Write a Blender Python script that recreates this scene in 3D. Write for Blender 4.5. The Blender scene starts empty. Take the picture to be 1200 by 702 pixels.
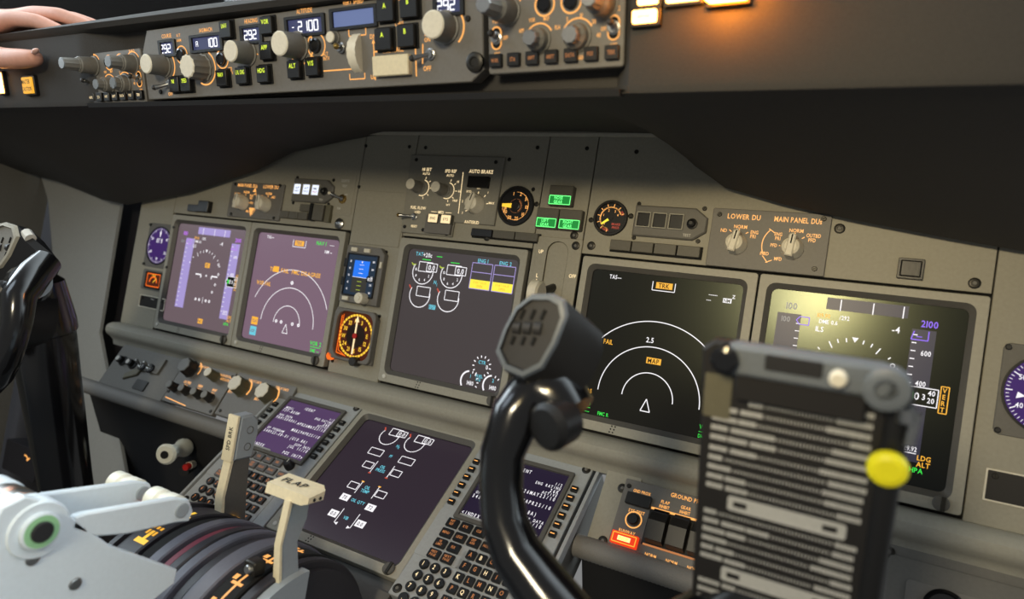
import bpy, math, random
from mathutils import Matrix, Vector
random.seed(7)
S = 0.001
C = bpy.context.scene.collection
TILT = math.radians(18.0)
cT, sT = math.cos(TILT), math.sin(TILT)
# ---- cockpit frame: u to the right, v down along the main panel, w aft out of it (mm) ----
UPW = Vector((0, sT, cT)); AFTW = Vector((0, -cT, sT)); RTW = Vector((1, 0, 0)); ORG = Vector((0, 0, 1.15))
def W(u, v, w): return ORG + RTW*((u-390)*S) + UPW*(-v*S) + AFTW*(w*S)
def D(du, dv, dw): return RTW*du + UPW*(-dv) + AFTW*dw
# ---- the camera that took the photograph ----
FPX = 788.6455
ROT = Vector((-0.071325975, 0.493661381, 0.147654715)); TR = Vector((-417.502008, -125.193183, 1085.927117))
RM = Matrix.Rotation(ROT.length, 3, ROT.normalized())
CP = -(RM.transposed() @ TR)                      # camera in (u, v, -w)
def ray(px, py): return RM.transposed() @ Vector(((px-600)/FPX, (py-351)/FPX, 1))
def at_plane(px, py, o, n):
    d = ray(px, py); o2 = Vector((o[0], o[1], -o[2])); n2 = Vector((n[0], n[1], -n[2]))
    s = (o2-CP).dot(n2)/d.dot(n2); p = CP + d*s
    return Vector((p.x, p.y, -p.z))
def at_w(px, py, w): return at_plane(px, py, (0, 0, w), (0, 0, 1))
def at_u(px, py, u): return at_plane(px, py, (u, 0, 0), (1, 0, 0))

class Surf:
    def __init__(s, o, ex, ey, n):
        s.o = Vector(o); s.ex = Vector(ex); s.ey = Vector(ey); s.n = Vector(n)
    def px(s, x, y):
        p = at_plane(x, y, s.o, s.n) - s.o
        return (p.dot(s.ex), p.dot(s.ey))
    def mat(s, lx=0, ly=0, lz=0, rot=0):
        p = s.o + s.ex*lx + s.ey*ly + s.n*lz
        m = Matrix.Identity(4)
        for i, a in enumerate((s.ex, s.ey, s.n)):
            d = D(*a)
            for r in range(3): m[r][i] = d[r]
        o = W(*p)
        for r in range(3): m[r][3] = o[r]
        return m @ Matrix.Rotation(rot, 4, 'Z')
MAIN = Surf((0, 0, 0), (1, 0, 0), (0, -1, 0), (0, 0, 1))
LOW = Surf((302, 251, 6), (1, 0, 0), (0, -.6895, -.7243), (0, -.7243, .6895))
t_ = math.radians(27)
SIDE = Surf((390, 245, 8), (1, 0, 0), (0, -math.cos(t_), -math.sin(t_)), (0, -math.sin(t_), math.cos(t_)))
a_ = math.radians(0.9)
_up = Vector((0, -cT, sT)); _ex = Vector((1, 0, 0))
MCP = Surf((390, -120, 300), _ex*math.cos(a_)+_up*math.sin(a_), _up*math.cos(a_)-_ex*math.sin(a_), (0, sT, cT))
VERT = Surf((870, 140, 370), (1, 0, 0), (0, -cT, sT), (0, sT, cT))
def USURF(u): return Surf((u, 0, 0), (0, 0, -1), (0, -1, 0), (1, 0, 0))     # x forward, y up, z right

# ---------------------------------------------------------------- materials
def lin(c):
    c = c/255.0
    return c/12.92 if c <= .04045 else ((c+.055)/1.055)**2.4
def col(r, g, b): return (lin(r), lin(g), lin(b), 1)
MATS = {}
def mat(name, rgb, rough=.6, metal=0, noise=.12, bump=.15, scale=300, spec=.4):
    m = bpy.data.materials.new(name); m.use_nodes = True
    nt = m.node_tree; b = nt.nodes['Principled BSDF']
    b.inputs['Roughness'].default_value = rough; b.inputs['Metallic'].default_value = metal
    b.inputs['Specular IOR Level'].default_value = spec
    c = col(*rgb)
    tc = nt.nodes.new('ShaderNodeTexCoord'); nz = nt.nodes.new('ShaderNodeTexNoise')
    nz.inputs['Scale'].default_value = scale; nz.inputs['Detail'].default_value = 3
    nt.links.new(tc.outputs['Object'], nz.inputs['Vector'])
    mx = nt.nodes.new('ShaderNodeMix'); mx.data_type = 'RGBA'
    mx.inputs['A'].default_value = [x*(1-noise) for x in c[:3]]+[1]
    mx.inputs['B'].default_value = [min(1, x*(1+noise)) for x in c[:3]]+[1]
    nt.links.new(nz.outputs['Fac'], mx.inputs['Factor']); nt.links.new(mx.outputs['Result'], b.inputs['Base Color'])
    if bump:
        bp = nt.nodes.new('ShaderNodeBump'); bp.inputs['Strength'].default_value = bump; bp.inputs['Distance'].default_value = .0004
        nt.links.new(nz.outputs['Fac'], bp.inputs['Height']); nt.links.new(bp.outputs['Normal'], b.inputs['Normal'])
    MATS[name] = m
    return m
def glow(name, rgb, strength=1.0, base=(10, 10, 10), rough=.35, spec=.3):
    m = mat(name, base, rough, 0, .05, 0, 400, spec)
    b = m.node_tree.nodes['Principled BSDF']
    b.inputs['Emission Color'].default_value = col(*rgb); b.inputs['Emission Strength'].default_value = strength
    return m
mat('panel_paint', (150, 146, 132), .55); mat('panel_dark_paint', (104, 102, 97), .55)
mat('bezel_paint', (158, 155, 143), .5); mat('bezel_side', (90, 88, 84), .5)
mat('module_paint', (112, 109, 104), .5); mat('gap_black', (14, 14, 14), .8, bump=0)
mat('black_plastic', (24, 24, 25), .4, bump=.05); mat('black_gloss', (14, 14, 16), .16, bump=0, spec=.7)
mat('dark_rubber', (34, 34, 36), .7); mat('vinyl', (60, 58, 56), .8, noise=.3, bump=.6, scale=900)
mat('lamp_cap', (92, 89, 80), .5); mat('lamp_dark', (30, 29, 28), .35)
mat('knob_cream', (222, 215, 196), .45, bump=.05); mat('knob_grey', (120, 118, 112), .5, bump=.05); mat('knob_dark', (48, 47, 47), .5)
mat('lever_paint', (214, 224, 230), .35, bump=.03, noise=.05); mat('lever_cream', (226, 214, 182), .45, bump=.03)
mat('lever_blue', (150, 158, 164), .4, bump=.03, noise=.06); mat('roller_white', (226, 226, 212), .4, bump=.02)
mat('steel', (170, 170, 168), .3, 1, bump=.02); mat('brass', (170, 140, 80), .35, 1, bump=.02); mat('screw_dark', (52, 50, 46), .4, .6, bump=.02)
mat('rail_grey', (120, 118, 114), .6, bump=.8, scale=700); mat('wall_paint', (150, 150, 146), .7)
mat('quadrant_plastic', (44, 43, 48), .45, bump=.1); mat('quadrant_band', (92, 92, 102), .45, bump=.1); mat('quadrant_red', (120, 52, 68), .5, bump=.1)
mat('legend_white', (205, 203, 195), .6, bump=0); mat('legend_dark', (50, 50, 48), .6, bump=0); mat('plate_print', (176, 176, 172), .6, bump=0)
mat('plate_black', (30, 28, 27), .5, bump=.1); mat('yellow_knob', (235, 225, 30), .4, bump=.02); mat('red_plastic', (190, 40, 36), .4, bump=.02)
mat('skin', (205, 150, 128), .5, bump=.2, scale=150); mat('sleeve', (225, 228, 232), .8, bump=.3); mat('nail', (225, 180, 165), .3, bump=0)
mat('glass_dark', (12, 12, 13), .12, bump=0, spec=.5); mat('floor_grey', (58, 58, 60), .8)
mat('key_grey', (96, 97, 100), .5, bump=.03); mat('cdu_paint', (160, 164, 166), .5); mat('olive_cap', (96, 92, 74), .5)
glow('amber', (255, 178, 96), 1.15, (60, 40, 20)); glow('amber_dim', (235, 150, 90), .6, (60, 40, 20)); glow('amber_hot', (255, 150, 40), 7, (80, 40, 10))
glow('lamp_orange', (255, 140, 30), 130, (80, 40, 10)); glow('lamp_yellow', (255, 172, 84), 14, (80, 40, 10))
glow('white_sym', (245, 242, 246), 1.1); glow('grey_sym', (150, 150, 152), .8); glow('green_sym', (60, 235, 80), 1.0); glow('cyan_sym', (110, 205, 225), 1.0)
glow('amber_sym', (252, 182, 58), 1.05); glow('yellow_sym', (250, 235, 70), 1.1); glow('magenta_sym', (200, 120, 250), 1.0); glow('violet_sym', (140, 100, 245), 1.0)
glow('red_sym', (215, 90, 70), .8); glow('lime_sym', (190, 210, 60), 1.0); glow('lcd_blue', (110, 125, 170), .9); glow('lcd_back', (62, 66, 100), 1.0); glow('lcd_digit', (250, 250, 255), 1.4)
glow('green_lamp', (110, 250, 130), 1.6, (20, 60, 30)); glow('green_field', (30, 150, 60), .8, (20, 60, 30)); glow('key_lime', (205, 225, 60), 1.6, (40, 50, 20))
glow('white_lamp', (225, 232, 250), 1.3); glow('red_lamp', (240, 60, 20), 1.0, (60, 10, 5)); glow('red_hot', (255, 190, 130), 2.0)
glow('scr_black', (9, 9, 12), 1, (10, 10, 9), .22, .32); glow('scr_nd', (19, 16, 16), 1, (10, 10, 9), .24, .3); glow('scr_eng', (70, 63, 63), 1, (12, 12, 12), .25)
glow('scr_low', (50, 41, 50), 1, (12, 12, 12), .25); glow('scr_ndl', (124, 100, 116), 1, (12, 12, 12), .25); glow('scr_pfdl', (108, 92, 98), 1, (12, 12, 12), .25)
glow('scr_cdul', (84, 62, 98), 1, (12, 12, 12), .25); glow('scr_cdur', (38, 30, 50), 1, (12, 12, 12), .25); glow('tape_r', (44, 44, 62), 1); glow('tape_l', (168, 152, 212), 1)
glow('scr_isfd', (28, 44, 62), 1); glow('isfd_sky', (30, 110, 225), 1.2); glow('isfd_gnd', (52, 50, 44), 1); glow('clock_violet', (58, 30, 96), 1, (14, 10, 20), .3)
glow('rmi_orange', (250, 110, 30), 1.1, (40, 16, 6)); glow('rmi_yellow', (252, 200, 60), 1.2); glow('rmi_face', (78, 32, 14), .8, (30, 14, 8)); glow('gauge_face', (34, 20, 12), .7, (14, 12, 10))

for _n in ('scr_black', 'scr_nd'): MATS[_n].node_tree.nodes['Principled BSDF'].inputs['Specular Tint'].default_value = (.9, 1, .7, 1)     # anti-glare coating
mat('clip_grey', (104, 110, 116), .45); mat('engine_paint', (138, 135, 124), .55); mat('slot_olive', (66, 61, 46), .6); mat('wheel_digit', (150, 118, 104), .6, bump=0)
# ---------------------------------------------------------------- glyphs
_gl = {}
def glyph(ch):
    if ch in _gl: return _gl[ch]
    cu = bpy.data.curves.new('g', 'FONT'); cu.body = ch; cu.size = 1; cu.resolution_u = 2; cu.offset = .016
    o = bpy.data.objects.new('g', cu); C.objects.link(o)
    dg = bpy.context.evaluated_depsgraph_get()
    me = bpy.data.meshes.new_from_object(o.evaluated_get(dg))
    vs = [(v.co.x, v.co.y) for v in me.vertices]; fs = [tuple(p.vertices) for p in me.polygons]
    bpy.data.objects.remove(o); bpy.data.curves.remove(cu); bpy.data.meshes.remove(me)
    x0 = min([v[0] for v in vs], default=0); x1 = max([v[0] for v in vs], default=.3)
    _gl[ch] = (vs, fs, x0, x1)
    return _gl[ch]

def rrect(cx, cy, w, h, r, n=4):
    r = max(.01, min(r, w/2-.001, h/2-.001)); out = []
    for sx, sy, a0 in ((1, 1, 0), (-1, 1, 90), (-1, -1, 180), (1, -1, 270)):
        for i in range(n+1):
            a = math.radians(a0+90*i/n)
            out.append((cx+sx*(w/2-r)+r*math.cos(a), cy+sy*(h/2-r)+r*math.sin(a)))
    return out
def circ(cx, cy, r, n=28): return [(cx+r*math.cos(2*math.pi*i/n), cy+r*math.sin(2*math.pi*i/n)) for i in range(n)]
def inset(o, d):
    cx = sum(p[0] for p in o)/len(o); cy = sum(p[1] for p in o)/len(o); n = len(o); out = []
    area = sum(o[i][0]*o[(i+1) % n][1]-o[(i+1) % n][0]*o[i][1] for i in range(n)); sg = 1 if area > 0 else -1
    for i in range(n):
        a, b, c = Vector(o[i-1]), Vector(o[i]), Vector(o[(i+1) % n])
        e1 = (b-a); e2 = (c-b)
        if e1.length < 1e-6 or e2.length < 1e-6: out.append(tuple(b)); continue
        n1 = Vector((-e1.y, e1.x)).normalized()*sg; n2 = Vector((-e2.y, e2.x)).normalized()*sg
        m = n1+n2
        if m.length < 1e-4: out.append(tuple(b)); continue
        m.normalize(); k = d/max(.4, m.dot(n1))
        out.append((b.x+m.x*k, b.y+m.y*k))
    return out

class MB:
    def __init__(s): s.V = []; s.F = []; s.I = []; s.mats = []; s.T = None
    def add(s, vs, fs, m):
        b = len(s.V)
        if s.T is not None: vs = [tuple(s.T @ Vector(v)) for v in vs]
        s.V += [tuple(v) for v in vs]
        if m not in s.mats: s.mats.append(m)
        k = s.mats.index(m)
        for f in fs: s.F.append(tuple(b+i for i in f)); s.I.append(k)
        return s
    def rings(s, rs, m, cap0=True, cap1=True, closed=True, capm=None):
        n = len(rs[0]); vs = [p for r in rs for p in r]; fs = []
        for k in range(len(rs)-1):
            for i in range(n if closed else n-1):
                j = (i+1) % n; fs.append((k*n+i, k*n+j, (k+1)*n+j, (k+1)*n+i))
        s.add(vs, fs, m)
        if cap0: s.add(rs[0], [tuple(reversed(range(n)))], m)
        if cap1: s.add(rs[-1], [tuple(range(n))], capm or m)
        return s
    def prism(s, o, z0, z1, m, ch=0, capm=None):
        area = sum(o[i][0]*o[(i+1) % len(o)][1]-o[(i+1) % len(o)][0]*o[i][1] for i in range(len(o)))
        if area < 0: o = list(reversed(o))
        rs = [[(x, y, z0) for x, y in o]]
        if ch: rs += [[(x, y, z1-ch) for x, y in o], [(x, y, z1) for x, y in inset(o, ch)]]
        else: rs += [[(x, y, z1) for x, y in o]]
        return s.rings(rs, m, capm=capm)
    def box(s, cx, cy, w, h, z0, z1, m, r=.4, ch=.3, capm=None): return s.prism(rrect(cx, cy, w, h, r, 2), z0, z1, m, ch, capm)
    def frame(s, out, inn, z0, z1, m, ch=.5, zi=None, mi=None):
        n = len(out); zi = z0 if zi is None else zi
        A = [[(x, y, z0) for x, y in out], [(x, y, z1-ch) for x, y in out], [(x, y, z1) for x, y in inset(out, ch)], [(x, y, z1) for x, y in inset(inn, -ch)]]
        s.rings(A, m, False, False)
        s.rings([[(x, y, z1) for x, y in inset(inn, -ch)], [(x, y, z1-ch) for x, y in inn], [(x, y, zi) for x, y in inn]], mi or m, False, False)
        return s.rings([[(x, y, zi) for x, y in inn], [(x, y, z0) for x, y in out]], m, False, False) if zi == z0 else s
    def lathe(s, cx, cy, prof, m, n=24, capm=None):
        return s.rings([[(cx+r*math.cos(2*math.pi*i/n), cy+r*math.sin(2*math.pi*i/n), z) for i in range(n)] for r, z in prof], m, capm=capm)
    def tube(s, pts, rad, m, n=12, cap=True, flat=1.0):
        pts = [Vector(p) for p in pts]; rs = []
        t0 = (pts[1]-pts[0]).normalized(); up = Vector((0, 0, 1)) if abs(t0.z) < .9 else Vector((0, 1, 0))
        a = t0.cross(up).normalized()
        for i, p in enumerate(pts):
            t = (pts[min(i+1, len(pts)-1)]-pts[max(i-1, 0)]).normalized()
            a = (a-t*a.dot(t)).normalized(); b = t.cross(a)
            r = rad[i] if isinstance(rad, (list, tuple)) else rad
            rs.append([tuple(p+a*(r*math.cos(2*math.pi*k/n))+b*(r*flat*math.sin(2*math.pi*k/n))) for k in range(n)])
        return s.rings(rs, m, cap, cap)
    def sphere(s, c, r, m, n=16, k=10, sc=(1, 1, 1)):
        return s.rings([[(c[0]+sc[0]*r*math.sin(math.pi*j/k)*math.cos(2*math.pi*i/n), c[1]+sc[1]*r*math.sin(math.pi*j/k)*math.sin(2*math.pi*i/n), c[2]-sc[2]*r*math.cos(math.pi*j/k)) for i in range(n)] for j in range(1, k)], m)
    def quad(s, x0, y0, x1, y1, z, m): return s.add([(x0, y0, z), (x1, y0, z), (x1, y1, z), (x0, y1, z)], [(0, 1, 2, 3)], m)
    def poly(s, pts, z, m):
        pts = list(pts)
        if sum(pts[i][0]*pts[(i+1) % len(pts)][1]-pts[(i+1) % len(pts)][0]*pts[i][1] for i in range(len(pts))) < 0: pts.reverse()
        return s.add([(x, y, z) for x, y in pts], [tuple(range(len(pts)))], m)
    def line(s, x0, y0, x1, y1, wd, z, m):
        d = Vector((x1-x0, y1-y0)); n = Vector((-d.y, d.x)).normalized()*wd/2
        return s.poly([(x0+n.x, y0+n.y), (x0-n.x, y0-n.y), (x1-n.x, y1-n.y), (x1+n.x, y1+n.y)], z, m)
    def path(s, pts, wd, z, m, closed=False):
        k = len(pts)
        for i in range(k if closed else k-1): s.line(*pts[i], *pts[(i+1) % k], wd, z, m)
        return s
    def arc(s, cx, cy, r, a0, a1, wd, z, m, n=None, ry=None):
        n = n or max(6, int(abs(a1-a0)/6)); ry = ry or r; k = ry/r
        A = [math.radians(a0+(a1-a0)*i/n) for i in range(n+1)]
        vs = [(cx+(r-wd/2)*math.cos(a), cy+k*(r-wd/2)*math.sin(a), z) for a in A]+[(cx+(r+wd/2)*math.cos(a), cy+k*(r+wd/2)*math.sin(a), z) for a in A]
        fs = [(i, n+1+i, n+2+i, i+1) if a1 > a0 else (i+1, n+2+i, n+1+i, i) for i in range(n)]
        return s.add(vs, fs, m)
    def box_line(s, cx, cy, w, h, wd, z, m): return s.path([(cx-w/2, cy-h/2), (cx+w/2, cy-h/2), (cx+w/2, cy+h/2), (cx-w/2, cy+h/2)], wd, z, m, True)
    def text(s, t, x, y, h, z, m, al='c', sx=.85, rot=0, gap=.09, mono=None):
        k = h/.72; X = 0; items = []
        for ch in t:
            if ch == ' ': X += (mono or .36); continue
            vs, fs, x0, x1 = glyph(ch)
            if mono: items.append((vs, fs, X+(mono-(x1-x0))/2-x0)); X += mono
            else: items.append((vs, fs, X-x0)); X += (x1-x0)+gap
        wtot = X*k*sx; off = {'c': -wtot/2, 'l': 0, 'r': -wtot}[al]; ca, sa = math.cos(rot), math.sin(rot)
        for vs, fs, dx in items:
            P = []
            for a, b in vs:
                px = off+(a+dx)*k*sx; py = b*k-h/2; P.append((x+px*ca-py*sa, y+px*sa+py*ca, z))
            s.add(P, fs, m)
        return s
    def seg(s, t, x, y, h, z, m, w=None, th=None):
        w = w or h*.55; th = th or h*.15; adv = w*1.45; X = x-len(t)*adv/2+adv/2
        seg = {'0': 'abcdef', '1': 'bc', '2': 'abged', '9': 'abcdfg', '-': 'g', 'A': 'abcefg'}
        P = {'a': (-1, 1, 1, 1), 'g': (-1, 0, 1, 0), 'd': (-1, -1, 1, -1), 'f': (-1, 0, -1, 1), 'e': (-1, -1, -1, 0), 'b': (1, 0, 1, 1), 'c': (1, -1, 1, 0)}
        for ch in t:
            for q in seg.get(ch, ''):
                a, b, c, d = P[q]; s.line(X+a*w/2, y+b*h/2, X+c*w/2, y+d*h/2, th, z, m)
            X += adv
        return s
    def mesh(s, name):
        me = bpy.data.meshes.new(name); me.from_pydata([(x*S, y*S, z*S) for x, y, z in s.V], [], s.F)
        for m in s.mats: me.materials.append(MATS[m])
        me.polygons.foreach_set('material_index', s.I); me.update()
        me.shade_smooth(); me.set_sharp_from_angle(angle=math.radians(36))
        return me
    def build(s, name, parent=None, label=None, matrix=None, me=None):
        o = bpy.data.objects.new(name, me or s.mesh(name)); C.objects.link(o)
        if parent is not None: o.parent = parent
        if matrix is not None: o.matrix_local = matrix
        if label: o['label'] = label
        return o
def place(me, name, parent, x, y, z=0, rot=0):
    o = bpy.data.objects.new(name, me); C.objects.link(o); o.parent = parent
    o.matrix_local = Matrix.Translation((x*S, y*S, z*S)) @ Matrix.Rotation(rot, 4, 'Z')
    return o
def thing(name, label, cat, matrix, group=None):
    o = bpy.data.objects.new(name, None); C.objects.link(o); o.empty_display_size = .01; o.matrix_world = matrix
    o['label'] = label; o['category'] = cat
    if group: o['group'] = group
    return o
def struct(o): o['kind'] = 'structure'; return o

_screw = MB(); _screw.lathe(0, 0, [(2.6, 0), (2.6, .8), (2.1, 1.4)], 'screw_dark', 14); _screw.quad(-1.6, -.3, 1.6, .3, 1.45, 'gap_black'); SCREW = _screw.mesh('screw')
_fast = MB(); _fast.lathe(0, 0, [(5.2, 0), (5.2, .8), (4.4, 1.3), (2.6, 1.3), (2.4, .6)], 'screw_dark', 18); _fast.lathe(0, 0, [(2, .5), (2, 1.5), (1.6, 1.9)], 'panel_dark_paint', 12); FAST = _fast.mesh('fastener')
def screws(parent, pts, z=0, big=False):
    for x, y in pts: place(FAST if big else SCREW, 'fastener' if big else 'screw', parent, x, y, z, random.random()*3)
glow('cream_lit', (250, 222, 170), 1.1, (120, 110, 90))
# ================================================================ main instrument panel
def P(x, y): return MAIN.px(x, y)
panel = thing('instrument_panel', 'grey main instrument panel carrying the screens and gauges under the glareshield', 'instrument panel', MAIN.mat(390, -100))
def pl(pts): return [(u-390, 100-v) for u, v in pts]
def plate(name, pts, m='panel_paint', z0=-6, z1=0, ch=.5): return MB().prism(pl(pts), z0, z1, m, ch).build(name, panel)
MB().prism(pl([(-300, -165), (1090, -165), (1090, 206), (-300, 206)]), -14, -7, 'gap_black').build('backing_board', panel, 'black backing board behind the panel sections')
g = .7
plate('panel_section', [(-205+g, -165), (208-g, -165), (208-g, -2), (-205+g, -2)])                 # over the left screens
plate('panel_section', [(-300, -165), (-205-g, -165), (-205-g, 206), (-300, 206)])                 # left outboard
plate('panel_section', [(208+g, -165), (303-g, -165), (303-g, 206), (208+g, 206)])                 # standby column
plate('panel_section', [(303+g, -165), (509-g, -165), (509-g, -2), (303+g, -2)])                   # engine panel
plate('panel_section', [(509+g, -165), (575-g, -165), (575-g, 206), (509+g, 206)])                 # gear panel
plate('panel_section', [(575+g, -165), (985-g, -165), (985-g, -2), (575+g, -2)])                   # over the right screens
plate('panel_section', [(985+g, -165), (1090, -165), (1090, 206), (985+g, 206)])                   # right outboard
def pp(x, y):                       # a pixel to panel-thing coordinates
    a = P(x, y); return (a[0]-390, a[1]+100)
screws(panel, [pp(*q) for q in ((421, 219), (398, 262), (429, 171), (480, 172), (499, 173), (630, 173), (688, 174), (746, 178), (597, 187), (625, 222))], 0)
screws(panel, [pp(*q) for q in ((693, 288), (571, 278), (673, 276), (984, 268), (1142, 332), (475, 269))], 0, True)
MB().box(*pp(440, 277), 62, 10, 0, .5, 'module_paint').text('STBY HEADING PROBE', pp(440, 274)[0], pp(440, 274)[1]+.4, 2.6, .6, 'legend_white').text('LEFT HD ONLY', pp(440, 280)[0], pp(440, 280)[1]-.4, 2.6, .6, 'legend_white').build('placard', panel, 'small white lettered placard above the standby screen')
m = MB().box(255-390, 100+23, 90, 78, 0, 1.2, 'panel_paint', 1.5, .5); m.build('cover_plate', panel, 'blank grey cover plate above the standby placard')

# ---------------------------------------------------------------- display units
class DU:
    def __init__(s, name, label, surf, cx, cy, scr, W0=201, H0=201, group='display units of the flight deck', rough=1):
        s.sf = Surf(surf.o+surf.ex*cx+surf.ey*cy, surf.ex, surf.ey, surf.n)
        s.t = thing(name, label, 'screen', s.sf.mat(), group)
        o = rrect(0, 0, W0, H0, 3, 4); b = MB()
        i0 = rrect(-.5, 1.5, 184, 182, 9, 4); i1 = rrect(-.5, 1.5, 174, 171, 6, 4)
        b.rings([[(x, y, -6) for x, y in o], [(x, y, 2.4) for x, y in o], [(x, y, 3) for x, y in inset(o, .6)], [(x, y, 3) for x, y in i0]], 'bezel_paint', False, False)
        b.rings([[(x, y, 3) for x, y in i0], [(x, y, -2.5) for x, y in i1]], 'bezel_side', False, False)
        b.rings([[(x, y, -2.5) for x, y in i1], [(x, y, -4) for x, y in i1]], 'gap_black', False, False)
        for dx in (-34, -30):
            for dy in (-91, -94.5, -98): b.lathe(dx+(dy+94)*.3, dy, [(1, 3.02), (1, 3.04)], 'gap_black', 8)
        bz = b.build('bezel', s.t)
        MB().lathe(-90, -93, [(3, 3), (3, 4), (2, 4.6)], 'legend_white', 14).build('light_sensor', bz, 'small white light sensor on the bezel')
        k = MB(); k.T = Matrix.Translation((84, -93, 3)); k.lathe(0, 0, [(7, 0), (7, 3), (6, 4)], 'bezel_side', 18); k.box(1.5, 0, 3.5, 13, 0, 5.5, 'screw_dark'); k.build('latch', bz)
        s.m = MB(); s.m.poly(rrect(-.5, 1.5, 174, 171, 6, 4), -3.9, scr); s.z = -3.6
        s.scr = Surf(s.sf.o+s.sf.n*-3, s.sf.ex, s.sf.ey, s.sf.n)
    def q(s, x, y): return s.scr.px(x, y)
    def done(s): s.m.build('screen', s.t)
def nd(d, c, cx, cy, r, left):
    m, z = d.m, d.z
    r1, r2, r3 = r
    m.arc(cx, cy, r1, 0, 180, 1.1, z, 'white_sym', 40); m.arc(cx, cy, r2, 0, 180, 1.1, z, 'white_sym', 60)
    m.arc(cx, cy, r3, 23 if left else 40, 157 if left else 140, 1.1, z, 'white_sym', 60)
    m.path([(cx, cy), (cx-5.5, cy-14), (cx+5.5, cy-14)], 1.1, z, 'white_sym', True)
G = 'main panel display screens'
# right navigation screen
d = DU('display_unit', 'black screen showing white range arcs beside the gear lever slot', MAIN, 680.5, -101.5, 'scr_nd', group=G); m, z = d.m, d.z
nd(d, None, 0, -53.5, (29.5, 59, 88), False)
m.text('TAS---', -66, 80, 5, z, 'white_sym', 'l', .7).text('2.5', -6, 13, 6, z, 'white_sym'); m.quad(-9, 72.5, 10, 79.5, z, 'amber_sym').text('TRK', .5, 76, 5.4, z+.2, 'scr_nd').path([(-13, 80), (-13, 70), (13, 70), (13, 80)], .9, z, 'white_sym')
m.quad(-7, -13.5, 10, -6.5, z, 'amber_sym').text('MAP', 1.5, -10, 5.4, z+.2, 'scr_nd')
m.text('------', 56, 73, 4, z, 'white_sym', sx=.8).text('Z', 78, 73, 4, z, 'white_sym').text('---', 52, 67, 4, z, 'white_sym').quad(67, 65.5, 76, 70.5, z, 'white_sym').text('NM', 71.5, 68, 4, z+.2, 'scr_nd')
m.text('WXR FAIL', -64, 3.5, 5.6, z, 'amber_sym', sx=.75).text('TCAS', -80, -57, 5, z, 'amber_sym', 'l', .75).text('FAIL', -80, -64, 5.4, z, 'amber_sym', 'l', .75)
m.text('VOR 1', -80, -71.5, 5, z, 'green_sym', 'l', .75).line(-81, -76.5, -65, -76.5, .7, z, 'green_sym').text('DME ----', -82, -80.5, 4.2, z, 'green_sym', 'l', .75).text('FMC R', -48, -80.5, 4.4, z, 'green_sym', sx=.75)
m.text('VOR 2', 62, -71, 5, z, 'green_sym', 'l', .7).line(62, -76.5, 76, -76.5, .7, z, 'green_sym').text('DME ----', 62, -81, 4.2, z, 'green_sym', 'l', .6); d.done()

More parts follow.
